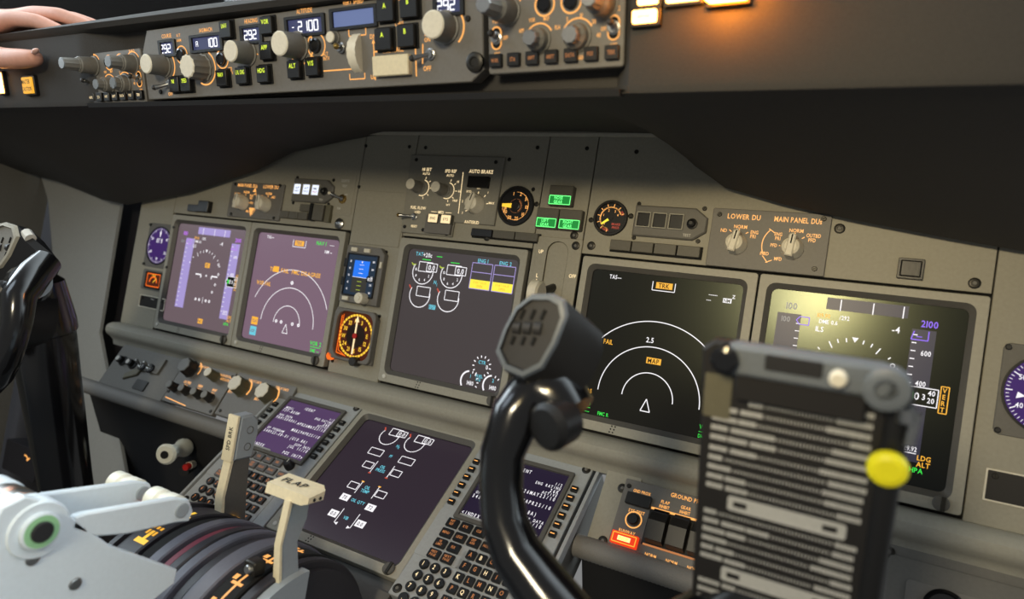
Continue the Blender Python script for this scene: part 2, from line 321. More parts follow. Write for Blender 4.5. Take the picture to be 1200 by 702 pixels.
def pfd(d, right):
    m, z = d.m, d.z
    tp = 'tape_r' if right else 'tape_l'; mg = 'violet_sym' if right else 'magenta_sym'
    ax = 52 if right else 64
    m.quad(-34, 72, 38 if right else 47, 84, z, tp); m.quad(-79, -60, -56, 63, z, tp) if right else m.quad(-62, -57, -40, 63, z, tp)
    m.quad(ax-9, -62, ax+11, 63, z, tp)
    for x in (-21, 8, 34): m.line(x, 71.5, x, 83, 1, z+.1, 'white_sym')
    m.text('2100', ax+5, 69, 6.5, z+.1, mg); m.path([(ax-7, 61), (ax-9, 53), (ax+5, 53), (ax+5, 62)], 1, z+.1, mg); m.line(ax-5, 56, ax, 56, .8, z+.2, mg)
    m.text('100', -66, 71, 7, z+.1, 'grey_sym' if right else mg); m.text('100', -70, 57, 5.6, z+.1, 'grey_sym'); m.path([(-48, 61), (-48, 53), (-57, 53), (-60, 57), (-57, 61)], .9, z+.1, mg, True)
    m.text('109.90', -35, 65, 4.4, z+.1, 'amber_sym', 'c', .75).text('/292', -16, 65, 4.4, z+.1, 'white_sym', 'c', .75).text('DME 0.6', -30, 59, 4.2, z+.1, 'white_sym', 'c', .8).text('ILS', -37, 51, 5.4, z+.1, 'white_sym')
    m.text('-4', 30, 60, 6.5, z+.1, 'white_sym')
    cx, cy, R = -4, 0, 46
    for a, l in ((-45, 3), (-30, 7), (-20, 4), (-10, 4), (10, 4), (20, 4), (30, 7), (45, 3), (-60, 4), (60, 4)):
        t = math.radians(90-a); m.line(cx+R*math.cos(t), cy+R*math.sin(t), cx+(R-l)*math.cos(t), cy+(R-l)*math.sin(t), 1.1, z+.1, 'white_sym')
    m.poly([(cx-3, 47), (cx+3, 47), (cx, 42)], z+.1, 'white_sym')
    for k in range(-7, 8):
        y = 42-15.3*(7-k) if False else 15.3*k/2+4
        if -58 < y < 60: m.line(ax-8, y, ax-4, y, 1, z+.1, 'white_sym')
    m.text('600', ax+5, 41, 5, z+.1, 'white_sym', sx=.75).text('400', ax+4, 12, 5, z+.1, 'white_sym', sx=.75)
    m.poly([(ax-5, 8.5), (ax+19, 8.5), (ax+19, -8.5), (ax-5, -8.5), (ax-5, -3), (ax-9, 0), (ax-5, 3)], z+.2, 'scr_black').path([(ax-5, 8.5), (ax+19, 8.5), (ax+19, -8.5), (ax-5, -8.5), (ax-5, -3), (ax-9, 0), (ax-5, 3)], .9, z+.3, 'white_sym', True)
    m.quad(ax-4, -3.5, ax-.5, 3.5, z+.3, 'green_sym').text('0', ax+2.5, 0, 7, z+.3, 'white_sym').text('3', ax+8, 0, 5.5, z+.3, 'white_sym').text('40', ax+14, 4.5, 5, z+.3, 'white_sym', sx=.8).text('20', ax+14, -2.5, 5, z+.3, 'white_sym', sx=.8)
    vx = ax+24 if right else ax+18
    m.box_line(vx, 0, 6.5, 25, .9, z+.3, 'amber_sym')
    for k, ch in enumerate('VERT'): m.text(ch, vx, 9-6*k, 4.6, z+.3, 'amber_sym')
    m.text('29.92', ax+3, -50, 4.6, z+.1, 'white_sym', sx=.7).line(ax-4, -54, ax+8, -54, .8, z+.1, 'white_sym')
    m.text('LDG', ax+15, -57, 4.8, z+.1, 'amber_sym').text('ALT', ax+15, -63, 4.8, z+.1, 'amber_sym').text('HPA', ax+10, -69, 4.8, z+.1, 'green_sym')
    for y in (15.3*k/2 for k in range(-7, 8)): m.line(-60, y, -56, y, .8, z+.1, 'white_sym')
    for x in ((34, 25), (38, 9), (34, -9), (30, -22)): m.arc(x[0]-3, x[1], 1.8, 0, 360, 1, z+.1, 'white_sym', 12)
    for x in (-14, -5, 12, 21): m.arc(x+3, -38, 1.6, 0, 360, 1.6, z+.1, 'white_sym', 12)
    m.line(7, -33, 7, -43, .9, z+.1, 'white_sym')
    m.path([(-22, 4), (-8, 4), (-8, -1)], 2.4, z+.1, 'white_sym').path([(34, 4), (19, 4), (19, -1)], 2.4, z+.1, 'white_sym').quad(4, 2, 7, 5, z+.1, 'white_sym')
    m.quad(-2, 17, 10, 25, z+.1, 'amber_sym').text('FD', 4, 21, 5.5, z+.2, 'scr_pfdl')
    m.quad(4, -77, 16, -69, z+.1, 'amber_sym').text('NO', 10, -73, 5, z+.2, 'scr_pfdl'); d.done()
d = DU('display_unit', 'black screen with purple 2100 altitude tape, partly behind the checklist plate', MAIN, 883.5, -101.5, 'scr_black', group=G); pfd(d, True)
d = DU('display_unit', 'purple grey screen with pale violet tapes beside the violet clock', MAIN, -100.5, -101.5, 'scr_pfdl', group=G); pfd(d, False)
d = DU('display_unit', 'purple screen with white arcs and amber words, beside the small blue standby screen', MAIN, 101.5, -101.5, 'scr_ndl', group=G); m, z = d.m, d.z
nd(d, None, 5, -50, (28, 56, 84), True)
for x in (-17, -6, 18, 31): m.arc(x, -48, 1.8, 0, 360, 1.8, z, 'white_sym', 12)
m.arc(3, 14, 2, 0, 360, 2, z, 'white_sym', 12)
m.quad(-5, 72, 14, 80, z, 'amber_sym').text('TRK', 4.5, 76, 5.6, z+.2, 'scr_ndl').path([(-9, 81), (-9, 70), (18, 70), (18, 81)], .9, z, 'white_sym')
m.text('TAS---', -60, 81, 5, z, 'white_sym', sx=.75).text('NAV 1', 50, 80, 6, z, 'green_sym').text('----', 72, 79, 5, z, 'white_sym').text('NM --', 67, 68, 5, z, 'white_sym')
m.quad(-42, 27, -30, 36, z, 'amber_sym'); m.text('TERR FAIL  FMC DISAGREE', 5, 31, 6.5, z+.1, 'amber_sym', sx=.95); m.text('WXR FAIL', -58, 7, 6.5, z, 'amber_sym', sx=.7)
m.quad(-71, -60, -57, -48, z, 'amber_sym').text('TCAS', -64, -54, 5, z+.1, 'scr_ndl', sx=.6).quad(-71, -77, -57, -63, z, 'cyan_sym').text('ADF', -65, -70, 5, z+.1, 'scr_ndl', sx=.7)
m.text('VOR 2', 72, -70, 6.5, z, 'green_sym', sx=.8).line(62, -75.5, 82, -75.5, 1, z, 'green_sym').text('DME ---', 72, -80.5, 5, z, 'green_sym', sx=.75); d.done()
# centre engine screen
def dial(m, cx, cy, r, z, nums, redcol, bx, by, val):
    m.arc(cx, cy, r, 150, 372, 1.2, z, 'white_sym', 40)
    if nums:
        for k, tx in enumerate(('10', '8', '6', '4', '2')):
            a = math.radians(168+k*42); m.text(tx, cx+(r-5)*math.cos(a), cy+(r-5)*math.sin(a), 3.8, z, 'white_sym')
        m.line(cx-r, cy+7, cx-r-4, cy+11, 1, z, 'lime_sym').line(cx-r-3, cy+9, cx-r+4, cy+9, 1, z, 'lime_sym').line(bx-10, by+10, bx+4, by+10, 1.1, z, 'green_sym')
    else: m.line(cx-r+1, cy+7, cx-r-3, cy+12, 2, z, redcol)
    m.box_line(bx-3, by, 22, 13, 1, z, 'white_sym')
    if val: m.quad(bx-1, by-4, bx+17, by+6, z+.1, 'scr_eng').box_line(bx+8, by, 17, 11, 1, z+.2, 'white_sym').text(val, bx+8, by, 7, z+.2, 'white_sym')
d = DU('display_unit', 'dark grey engine screen with white dials and yellow boxes in the panel centre', MAIN, 404.5, -101.5, 'scr_eng', group=G); m, z = d.m, d.z
m.text('TAT', -69, 81, 5, z, 'cyan_sym').text('+20c', -55, 80.5, 6, z, 'white_sym').line(-40, 80, -31, 80, 1, z, 'green_sym')
dial(m, -59, 57, 17, z, True, '', -53, 64, '0.0'); dial(m, -12, 57, 17, z, True, '', -6, 64, '0.0')
dial(m, -58, 25, 17, z, False, 'red_sym', -50, 30, ''); dial(m, -11, 25, 17, z, False, 'red_sym', -3, 30, '')
m.text('N', -36, 45, 5, z, 'cyan_sym').text('1', -32.5, 42, 4, z, 'cyan_sym').quad(-40, 8, -29, 14, z, 'cyan_sym').text('EGT', -34.5, 11, 4.4, z+.1, 'scr_eng')
for x, t in ((34, 'ENG 1'), (68, 'ENG 2')):
    m.box_line(x, 60.5, 31, 34, 1, z, 'magenta_sym' if False else 'tape_l').line(x-15.5, 65.5, x+15.5, 65.5, 1, z, 'tape_l').quad(x-15, 44, x+15, 55.5, z, 'yellow_sym')
    m.text('START VALVE', x, 52, 2.6, z+.1, 'amber_sym', sx=.8).text('OPEN', x, 47.5, 3, z+.1, 'amber_sym').text(t, x, 81, 5, z, 'cyan_sym', sx=.9)
cx, cy = 57, -54
for k in range(12):
    a = math.radians(-60+k*27); m.line(cx+11*math.cos(a), cy+11*math.sin(a), cx+14*math.cos(a), cy+14*math.sin(a), 1.4, z, 'white_sym')
m.text('CTR', 57, -49, 4.6, z, 'cyan_sym').text('0', 65, -54, 5.5, z, 'white_sym').text('FUEL', 56, -67, 4, z, 'cyan_sym').text('KG', 55, -71.5, 4, z, 'cyan_sym')
for x, n in ((42, '1'), (76, '2')):
    m.arc(x, -76, 13, 100, 215, 2.2, z, 'white_sym', 20)
    for k in range(5):
        a = math.radians(75-k*25); m.line(x+11*math.cos(a), -76+11*math.sin(a), x+14*math.cos(a), -76+14*math.sin(a), 1.2, z, 'white_sym')
    m.text(n, x+1, -69, 4.5, z, 'cyan_sym').text('1480', x+2, -78, 5.5, z, 'white_sym', sx=.7)
d.done()
# lower display unit
d = DU('display_unit', 'black lower screen between the two keypads, white outlined boxes and cyan words', LOW, 86.5, -92, 'scr_low', group=G); m, z = d.m, d.z
m.T = Matrix.Translation((-.5, 6.5, 0))
for x, y in ((-36, 64), (6, 64)):
    m.arc(x, y, 14, 150, 385, 1.1, z, 'white_sym', 40).line(x-12, y+7, x-15, y+12, 2, z, 'red_sym').box_line(x+6, y+8, 18, 11, 1.1, z, 'white_sym').quad(x+8, y+3.5, x+23, y+12, z+.1, 'scr_low').box_line(x+16, y+8, 14, 9, 1.1, z+.2, 'white_sym').text('0.0', x+16, y+8, 6, z+.2, 'white_sym')
m.text('N', -14, 53, 4.5, z, 'cyan_sym').text('2', -11, 51, 3.6, z, 'cyan_sym').text('FF', -13, 36, 4, z, 'cyan_sym')
for x in (-38, 12): m.box_line(x, 36, 21, 10, 1, z, 'white_sym')
for xb, xl, y, c in ((-35, -25.5, 15, 'red_sym'), (10, 1.5, 15, 'red_sym'), (-34, -25, -18, 'amber_sym'), (10, 1.5, -18, 'amber_sym')):
    m.box_line(xb, y, 14, 9, 1, z, 'white_sym').line(xl, y+9, xl, y-9, 1, z, 'white_sym')
    yy = y-10 if c == 'red_sym' else y+9; m.line(xl-2, yy, xl+2, yy, 1.8, z, c)
for t, y in (('OIL', 18), ('PRESS', 12.5), ('OIL', -15), ('TEMP', -20.5)): m.text(t, -13, y, 4.4, z, 'cyan_sym')
m.text('OIL QTY', -12, -36, 4.2, z, 'cyan_sym').text('VIB', -12, -60, 4.2, z, 'cyan_sym')
for x, y, t in ((-33, -36, '70'), (9, -38, '72'), (-32, -60, '0.0'), (11, -61, '0.0')): m.quad(x-6.5, y-4.5, x+6.5, y+4.5, z, 'white_sym').text(t, x, y, 5, z+.1, 'scr_low')
for xl in (-23, 2): m.line(xl, -50, xl, -70, 1, z, 'white_sym').poly([(xl, -70), (xl-5*(1 if xl > 0 else -1), -68), (xl-5*(1 if xl > 0 else -1), -72)], z, 'white_sym')
d.done()

# ---------------------------------------------------------------- round gauges and clocks
def gauge(name, label, x, y, r, surf=MAIN, ring='black_plastic', face='gauge_face', cat='gauge', ears=True):
    t = thing(name, label, cat, surf.mat(x, y))
    b = MB(); b.lathe(0, 0, [(r+2, -5), (r+2, 2), (r+1.2, 3), (r-1, 3), (r-2, 1)], ring, 36)
    if ears:
        for s in (-1, 1): b.lathe(s*(r+5), s*4, [(3.2, 0), (3.2, 1.2), (2, 1.8)], 'screw_dark', 10)
    b.build('case', t)
    f = MB(); f.lathe(0, 0, [(r-1.5, -1), (r-1.5, .9)], face, 36); return t, f
t, f = gauge('flap_gauge', 'round black flap position gauge with orange numbers right of the autobrake knob', 476, 54, 24)
f.arc(0, 0, 18, 95, -150, .8, 1, 'amber'); f.arc(0, 0, 7.5, -60, 60, .8, 1, 'amber_dim'); f.arc(0, 0, 9, 0, 360, .3, 1, 'amber_dim')
for k, n in enumerate(('UP', '1', '2', '5', '10', '15', '25', '30', '40')):
    a = math.radians(180-k*37 if k else 196); f.text(n, 16.5*math.cos(a-.6 if k else a)*.98, 16.5*math.sin(a-.6 if k else a), 4.6, 1.1, 'amber')
f.build('dial', t); MB().poly([(-6, -3), (-20, -2), (-20, 2), (-6, 3)], 1.6, 'rmi_yellow').lathe(0, 0, [(6, 1), (6, 2.2), (5, 2.6)], 'black_plastic', 20).build('needle', t)
t, f = gauge('brake_pressure_gauge', 'small round gauge with orange arc and yellow needle above the right range screen', 606, 47, 19.5)
f.arc(0, 0, 13, 90, 262, 1.6, 1, 'amber').arc(0, 0, 13, 90, 20, 1.6, 1, 'amber').arc(0, 0, 15, 15, 35, 3, 1, 'red_sym').arc(0, 0, 14.5, 235, 268, 3, 1, 'red_sym')
for k in range(9):
    a = math.radians(20+k*30); f.line(14*math.cos(a), 14*math.sin(a), 17*math.cos(a), 17*math.sin(a), .9, 1.1, 'amber')
for n, a in (('0', 225), ('1', 160), ('2', 110), ('3', 60), ('4', 25)): f.text(n, 9.5*math.cos(math.radians(a)), 9.5*math.sin(math.radians(a)), 3, 1.1, 'amber')
f.text('BRAKE', 8, -7, 2.8, 1.1, 'red_sym').text('PRESS', 8, -11, 2.8, 1.1, 'red_sym').build('dial', t)
MB().poly([(-2, .5), (-11, -7), (-9.6, -8.6), (0, -2)], 1.6, 'yellow_sym').lathe(0, 0, [(3, 1), (3, 2.2)], 'black_plastic', 16).build('needle', t)
def clock(x, y, r, label, sm):
    t = thing('clock', label, 'clock', MAIN.mat(x, y), 'round violet clocks')
    MB().frame(rrect(0, 0, 2*r+10, 2*r+14, 5), circ(0, 0, r+1, 20), -4, 2.4, 'panel_dark_paint', .6).build('case', t) if False else MB().box(0, 0, 2*r+9, 2*r+15, -4, 1, 'panel_dark_paint', 5, .8).lathe(0, 0, [(r+2.4, 1), (r+2.4, 2.6), (r+.6, 2.6), (r+.2, 1.2)], 'black_plastic', 40).build('case', t)
    f = MB(); f.lathe(0, 0, [(r, 1), (r, 1.5)], 'clock_violet', 40)
    for k in range(60):
        a = math.radians(6*k); l = 5 if k % 5 == 0 else 2.5; f.line((r-1)*math.cos(a), (r-1)*math.sin(a), (r-1-l)*math.cos(a), (r-1-l)*math.sin(a), .9 if k % 5 == 0 else .5, 1.6, 'white_sym')
    for k in range(0, 6): a = math.radians(90-60*k); f.text(str(k*10 or 60), (r-9)*math.cos(a), (r-9)*math.sin(a), 4.6, 1.6, 'white_sym')
    if sm: f.quad(-10, 5, 10, 14, 1.62, 'clock_violet').text('07 11', 0, 9, 8, 1.7, 'white_sym', sx=.75).line(0, 16, 0, 26, 2.4, 1.7, 'white_sym')
    else: f.poly([(-r+16, -4), (-r+9, -7), (-r+10, -1)], 1.7, 'white_sym').text('07 11', 6, 8, 7, 1.7, 'white_sym')
    f.build('dial', t)
    for sx in (-1, 1):
        for sy in (-1, 1): MB().lathe(sx*(r+1), sy*(r+3.5), [(2.6, 1), (2.6, 3), (2, 3.6)], 'black_plastic', 12).build('button', t)
clock(-227, -59, 32, 'round violet clock with white hands at the far end past the pale tape screen', True)
clock(1037, -82, 34, 'round violet clock cut off by the picture edge past the altitude tape screen', False)
t = thing('pressure_indicator', 'small square indicator lit orange under the far clock', 'gauge', MAIN.mat(-226, -121))
MB().box(0, 0, 62, 36, 0, 2, 'panel_dark_paint', 4).frame(rrect(2, 0, 46, 30, 2), rrect(2, 0, 40, 25, 1.5), 2, 4, 'black_plastic').build('case', t)
f = MB(); f.poly(rrect(2, 0, 40, 25, 1.5), 2.3, 'rmi_face'); f.arc(2, -4, 10, 0, 180, 2.5, 2.5, 'rmi_orange').box_line(2, 0, 36, 22, 1.6, 2.5, 'rmi_orange').line(2, -4, 10, 4, 1.6, 2.7, 'rmi_yellow').text('YAW', 2, 8.5, 3.6, 2.6, 'rmi_yellow').build('dial', t)
def plac(x, y, w, h, label):
    t = thing('placard', label, 'placard', MAIN.mat(x, y), 'framed black placards')
    MB().frame(rrect(0, 0, w, h, 1), rrect(0, 0, w-3, h-3, .6), 0, 1.6, 'knob_cream', .3).build('frame', t); MB().poly(rrect(0, 0, w-3, h-3, .6), .5, 'plate_black').text('MODE S', 0, h/2-5, 2.4, .6, 'legend_white').build('plate', t)
    screws(t, [(-w/2+7, h/2-6), (w/2-7, h/2-6)], .6)
plac(-219, -160, 72, 22, 'small black placard in a cream frame below the orange indicator')
plac(1036, -169, 76, 29, 'black placard in a pale frame at the picture edge below the cut off clock')

# standby screen and radio magnetic indicator
t = thing('standby_display', 'small square standby screen with bright blue sky in the narrow centre column', 'screen', MAIN.mat(250, -61))
b = MB(); o = [(-35, 41), (26, 41), (35, 32), (35, -41), (-35, -41)]; o = [(x, y) for x, y in o]
b.prism(o, 0, 9, 'module_paint', .8); b.frame(rrect(-2, -1, 58, 62, 2), rrect(-2, -1, 53, 57, 1), 9, 11, 'black_plastic', .4); b.build('case', t)
f = MB(); f.poly(rrect(-2, -1, 53, 57, 1), 9.3, 'scr_isfd'); f.quad(-16, -4, 12, 20, 9.4, 'isfd_sky').quad(-16, -26, 12, -4, 9.4, 'isfd_gnd').line(-16, -4, 12, -4, .6, 9.5, 'white_sym')
for k in range(1, 4): f.line(-6, -4-6*k, 2, -4-6*k, .7, 9.5, 'lime_sym').line(-6, -4+6*k, 2, -4+6*k, .6, 9.5, 'white_sym')
f.quad(10, -9, 25, -1, 9.5, 'scr_black').text('0320', 17, -5, 4.5, 9.6, 'white_sym', sx=.7)
for k in range(5): f.text(str(120-20*k), -23, 18-10*k, 3, 9.5, 'white_sym', sx=.6).text(str(6-k)+'00', 19, 20-11*k if k != 2 else -2, 3, 9.5, 'white_sym', sx=.6)
f.poly([(-3.5, 19), (-.5, 19), (-2, 16)], 9.5, 'white_sym').build('screen', t)
for x, y, l in ((-20, 35, 1), (4, 35, 1), (-22, -36, 1)): MB().box(x, y, 11, 5.5, 9, 11.4, 'knob_cream', .6).build('button', t)
for y in (15, -12): MB().box(-32.5, y, 4, 12, 9, 11.4, 'black_plastic').build('button', t)
MB().box(32, 17, 3.5, 9, 9, 11, 'knob_cream').build('button', t)
MB().lathe(12, -33, [(8, 9), (8, 20), (7.4, 22), (3.4, 22), (3, 23)], 'knob_cream', 20).build('knob', t)
screws(t, [(30, 37)], 0)
t = thing('compass_indicator', 'round compass card glowing orange and yellow under the blue standby screen', 'gauge', MAIN.mat(250, -148))
b = MB(); o = [(-39, 37), (30, 37), (40, 27), (40, -37), (-39, -37)]; b.prism(o, 0, 5, 'module_paint', .8)
b.frame(rrect(2, 0, 76, 73, 8), rrect(3, 0, 66, 66, 14), 5, 11, 'module_paint', .8); b.build('case', t)
f = MB(); f.poly(rrect(3, 0, 66, 66, 14), 5.2, 'rmi_face'); f.arc(4, 0, 29.5, 0, 360, 3, 5.4, 'rmi_yellow', 60).lathe(4, 0, [(17, 5.2), (17, 5.35)], 'gauge_face', 36)
f.path([(-26, 26), (-26, -28), (-10, -30)], 1.6, 5.6, 'rmi_orange').path([(-23, 28), (-23, -24), (-8, -31)], 1.2, 5.6, 'rmi_orange')
for k in range(36):
    a = math.radians(10*k); f.line(4+26.5*math.cos(a), 26.5*math.sin(a), 4+(31.5 if k % 3 else 33)*math.cos(a), (31.5 if k % 3 else 33)*math.sin(a), 1.1, 5.6, 'rmi_face')
for k, n in enumerate(('N', '3', '6', 'E', '12', '15', 'S', '21', '24', 'W', '30', '33')):
    a = math.radians(90-30*k+6); f.text(n, 4+21.5*math.cos(a), 21.5*math.sin(a), 6, 5.6, 'rmi_yellow')
f.build('dial', t)
n_ = MB(); n_.T = Matrix.Translation((4, 0, 0)); n_.poly([(-1.5, -26), (1.5, -26), (1.5, 20), (4, 20), (0, 29), (-4, 20), (-1.5, 20)], 6.6, 'cream_lit').build('needle', t)
n_ = MB(); n_.T = Matrix.Translation((4, 0, 0)); n_.poly([(-1, -29), (1, -29), (1, 25), (-1, 25)], 6.2, 'red_sym').lathe(0, 0, [(4, 6), (4, 7.4)], 'red_plastic', 16).build('needle', t, 'thin red needle')
for x, l in ((14, 'K'), (-34, 'J')): MB().lathe(x, -35, [(6.5, 4), (6.5, 15), (5.6, 16)] if l == 'K' else [(5.5, 4), (5.5, 10), (4.6, 11)], 'knob_dark' if l == 'K' else 'rmi_orange', 18).build('knob', t, 'knob glowing orange' if l == 'J' else None)
screws(t, [(37, 33), (-35, -42)], 0)
# ================================================================ control modules on the main panel
def selector(t, x, y, r, ang=90, h=17, z=0, m='knob_cream', name='selector_knob'):
    k = MB(); k.T = Matrix.Translation((x, y, z)) @ Matrix.Rotation(math.radians(ang-90), 4, 'Z')
    k.lathe(0, 0, [(r, 0), (r, 3), (r*.93, 4.5), (r*.86, h*.7), (r*.74, h*.92), (r*.5, h)], m, 28)
    k.prism([(-r*.34, -r*.9), (r*.34, -r*.9), (r*.3, r*1.02), (0, r*1.18), (-r*.3, r*1.02)], 2, h+2, m, 1.2)
    k.line(0, r*.2, 0, r*1.02, r*.12, h+2.1, 'gap_black'); k.build(name, t)
def barrel(t, x, y, r, h, z=0, m='knob_grey', cap='knob_cream', name='knob', flutes=0, taper=.92):
    k = MB(); n = 36
    def ring(rr, zz): return [((rr*(1+(.05*math.cos(flutes*2*math.pi*i/n) if flutes else 0)))*math.cos(2*math.pi*i/n)+x, (rr*(1+(.05*math.cos(flutes*2*math.pi*i/n) if flutes else 0)))*math.sin(2*math.pi*i/n)+y, zz) for i in range(n)]
    k.rings([ring(r*1.12, z), ring(r*1.12, z+1.5), ring(r, z+2), ring(r*taper, z+h-1)], m, True, False)
    k.rings([ring(r*taper, z+h-1), ring(r*taper*.9, z+h)], cap); k.build(name, t)
def toggle(t, x, y, z=0, l=16, tilt=35, az=90, cap='knob_cream', name='toggle_switch'):
    k = MB(); k.T = Matrix.Translation((x, y, z)); k.lathe(0, 0, [(5, 0), (5, 1.5), (3.6, 2), (3.6, 4)], 'steel', 12)
    a, b = math.radians(tilt), math.radians(az); e = (l*math.sin(a)*math.cos(b), l*math.sin(a)*math.sin(b), 4+l*math.cos(a))
    k.tube([(0, 0, 3), tuple(c*.6 for c in e), tuple(c*.95 for c in e), e], [1.4, 1.9, 2.8, 2.2], 'steel', 10); k.sphere(e, 2.8, cap, 12, 8); k.build(name, t)
def cap_lamp(t, x, y, w, h, z=0, m='lamp_cap', hh=6, txt=None, fm=None, name='lamp', lab=None):
    b = MB(); b.box(x, y, w, h, z, z+hh, m, .8, .6)
    if txt:
        b.quad(x-w/2+1, y-h/2+1, x+w/2-1, y+h/2-1, z+hh+.05, fm[0]) if fm[0] else None
        for i, s in enumerate(txt): b.text(s, x, y+(len(txt)-1)*h*.2-i*h*.4, h*.3, z+hh+.15, fm[1])
    return b.build(name, t, lab)

# --- display selector panels (right: sharp; left: mirrored, bright amber)
def du_select(x, label, left):
    t = thing('display_selector', label, 'control panel', MAIN.mat(x, 34), 'display selector panels')
    A = 'amber'; sg = -1 if left else 1; b = MB(); b.box(0, 0, 119 if not left else 122, 64 if not left else 58, 0, 3.5, 'module_paint', 1.5, .6)
    z = 3.65; xl, xr = -30*sg, 26*sg
    if left: xl, xr = 28, -24
    b.text('LOWER DU', xl+4, 24, 5.6, z, A, sx=.8).text('MAIN PANEL DUs', xr+2, 24, 5.6, z, A, sx=.72)
    b.text('NORM', xl+2, 13, 3.9, z, A).line(xl+1, 10.5, xl+1, 7, .9, z, A)
    b.text('ND', xl-15 if not left else xl+14, 8, 3.9, z, A).text('ENG', xl+17 if not left else xl-15, 8, 3.9, z, A, sx=.75).text('PRI', xl+16 if not left else xl-15, 3.5, 3.9, z, A, sx=.75)
    b.line(xl-7, 7, xl-9.5, 9, .9, z, A).line(xl+8, 6, xl+10.5, 7.6, .9, z, A)
    b.text('NORM', xr+2, 13, 3.9, z, A).line(xr+1, 10.5, xr+1, 7, .9, z, A)
    s2 = -1 if left else 1
    b.text('OUTBD', xr+s2*19, 9, 3.9, z, A, sx=.72).text('PFD', xr+s2*18, 4.2, 3.9, z, A, sx=.75).line(xr+s2*8, 5, xr+s2*10.5, 6.8, .9, z, A)
    b.text('ENG', xr-s2*15, 8, 3.7, z, A, sx=.75).text('PRI', xr-s2*15, 3.5, 3.7, z, A, sx=.75).text('PFD', xr-s2*18, -4, 3.7, z, A, sx=.75).text('MFD', xr-s2*12, -18, 3.7, z, A, sx=.75).text('INBD', xr-s2*26, -13.5, 3.7, z, A, sx=.75)
    b.line(xr-s2*13, -4, xr-s2*9.5, -4, .9, z, A).line(xr-s2*9, -13, xr-s2*7, -10.5, .9, z, A)
    b.arc(xr-s2*8, -4, 22, 135 if not left else 45, 205 if not left else -25, 1, z, A).line(xr-s2*25, 13, xr-s2*19, 9, .9, z, A).line(xr-s2*24, -23, xr-s2*18, -20, .9, z, A).line(xr-s2*28, -16, xr-s2*22, -23, .9, z, A)
    if left: b.poly([(xr+14, -12), (xr+26, -12), (xr+20, -26)], z, A).poly([(xr+16, 14), (xr+24, 14), (xr+21, 22)], z, A)
    b.build('faceplate', t)
    selector(t, xl, -6, 11.5, 80 if not left else 95, 17, 3.5); selector(t, xr, -6, 11.5, 85, 17, 3.5)
    screws(t, [(-52, 25), (52, 27), (50, -25)] + ([(-50, -25)] if left else []), 3.5)
du_select(784, 'sharp grey panel with two cream knobs and amber words under the right glareshield', False)
du_select(-1, 'far panel with two cream knobs and bright amber words above the purple screens', True)

def autoflight(x, y, label, lit):
    t = thing('annunciator_module', label, 'annunciator', MAIN.mat(x, y), 'three window annunciators')
    b = MB(); b.prism([(-42, 18), (28, 18), (42, 8), (42, -8), (28, -18), (-42, -18)], 0, 5, 'panel_dark_paint', 1.5); b.text('TEST', 22, -13, 3.2, 5.1, 'legend_white')
    for xx in (-30, -11, 8): b.frame(rrect(xx, 1, 17, 18, .6), rrect(xx, 1, 14.4, 15.4, .4), 5, 7.5, 'bezel_paint', .3)
    b.build('case', t)
    for i, xx in enumerate((-30, -11, 8)):
        k = MB(); k.box(xx, 1, 14, 15, 5, 6.4, 'white_lamp' if lit else 'lamp_dark', .4, .3)
        if lit: k.text(('A/P', 'A/T', 'FMC')[i], xx, 3, 3.6, 6.5, 'legend_dark').text('P/RST', xx, -2, 2.8, 6.5, 'legend_dark' if i < 2 else 'red_sym')
        k.build('window', t, 'window lit white' if lit else None)
    MB().lathe(26, 0, [(6, 5), (6, 6.5), (4.4, 7), (4, 11), (2, 12)], 'black_plastic', 18).build('test_knob', t)
    screws(t, [(-40, 20), (36, 19), (-40, -20), (34, -18)], 0)
autoflight(678, 46, 'dark unlit three window annunciator with TEST knob, left of the sharp selector panel', False)
autoflight(122, 56, 'pale lit three window annunciator above the left range arc screen', True)
# blank caps under them
def caprow(x, y, n, w, h, label, cols=None):
    t = thing('lamp_row', label, 'lamp row', MAIN.mat(x, y), 'rows of blank lamp caps')
    MB().box(0, -.6, n*w+2, h+2.4, 0, 1.2, 'gap_black', .6, 0).build('tray', t)
    for i in range(n): cap_lamp(t, (i-(n-1)/2)*w, 0, w-1.4, h, 1, (cols or ['lamp_cap']*n)[i])
caprow(665, 15, 4, 26.5, 12, 'row of four blank olive caps below the dark three window annunciator')
caprow(468, 15, 3, 33, 10, 'row of blank caps below the autobrake knob and flap gauge', ['lamp_dark', 'lamp_cap', 'lamp_cap'])
t = thing('lamp_row', 'stepped block of dark caps below the lit three window annunciator', 'lamp row', MAIN.mat(117, 21), 'rows of blank lamp caps')
for x in (-45, -25, -5): cap_lamp(t, x, -5, 19, 11, 0)
cap_lamp(t, -2, 8, 24, 11, 0); cap_lamp(t, 28, 2, 21, 24, 0, 'lamp_cap', 9); MB().box(14, 2, 6, 26, 0, 10, 'gap_black').build('guard', t)
MB().box(45, 2, 10, 26, 0, 6, 'olive_cap').build('guard', t)
t = thing('dimmer_switch', 'bare toggle switch with bright metal nut beside the lit three window annunciator', 'switch', MAIN.mat(180, 50))
MB().box(2, 3, 40, 60, 0, .6, 'panel_paint', 2, .2).text('LIGHTS', 2, 25, 4, .7, 'legend_white').text('TEST', 2, 17, 3.4, .7, 'legend_white').text('DIM', -2, -17, 3.4, .7, 'legend_white').text('BRT', 8, 4, 2.6, .7, 'legend_white').build('faceplate', t)
toggle(t, 3, -3, .6, 18, 50, 160); MB().lathe(3, -3, [(7, .6), (7, 3), (5, 3.4)], 'brass', 8).build('nut', t)
MB().lathe(185-180, -40, [(8, .5), (8, 3), (5, 5), (2, 5.5)], 'steel', 18).build('jack', t)
t = thing('warning_lamp', 'pair of small black lamp caps above the tape screen at far left', 'lamp', MAIN.mat(-133, 15))
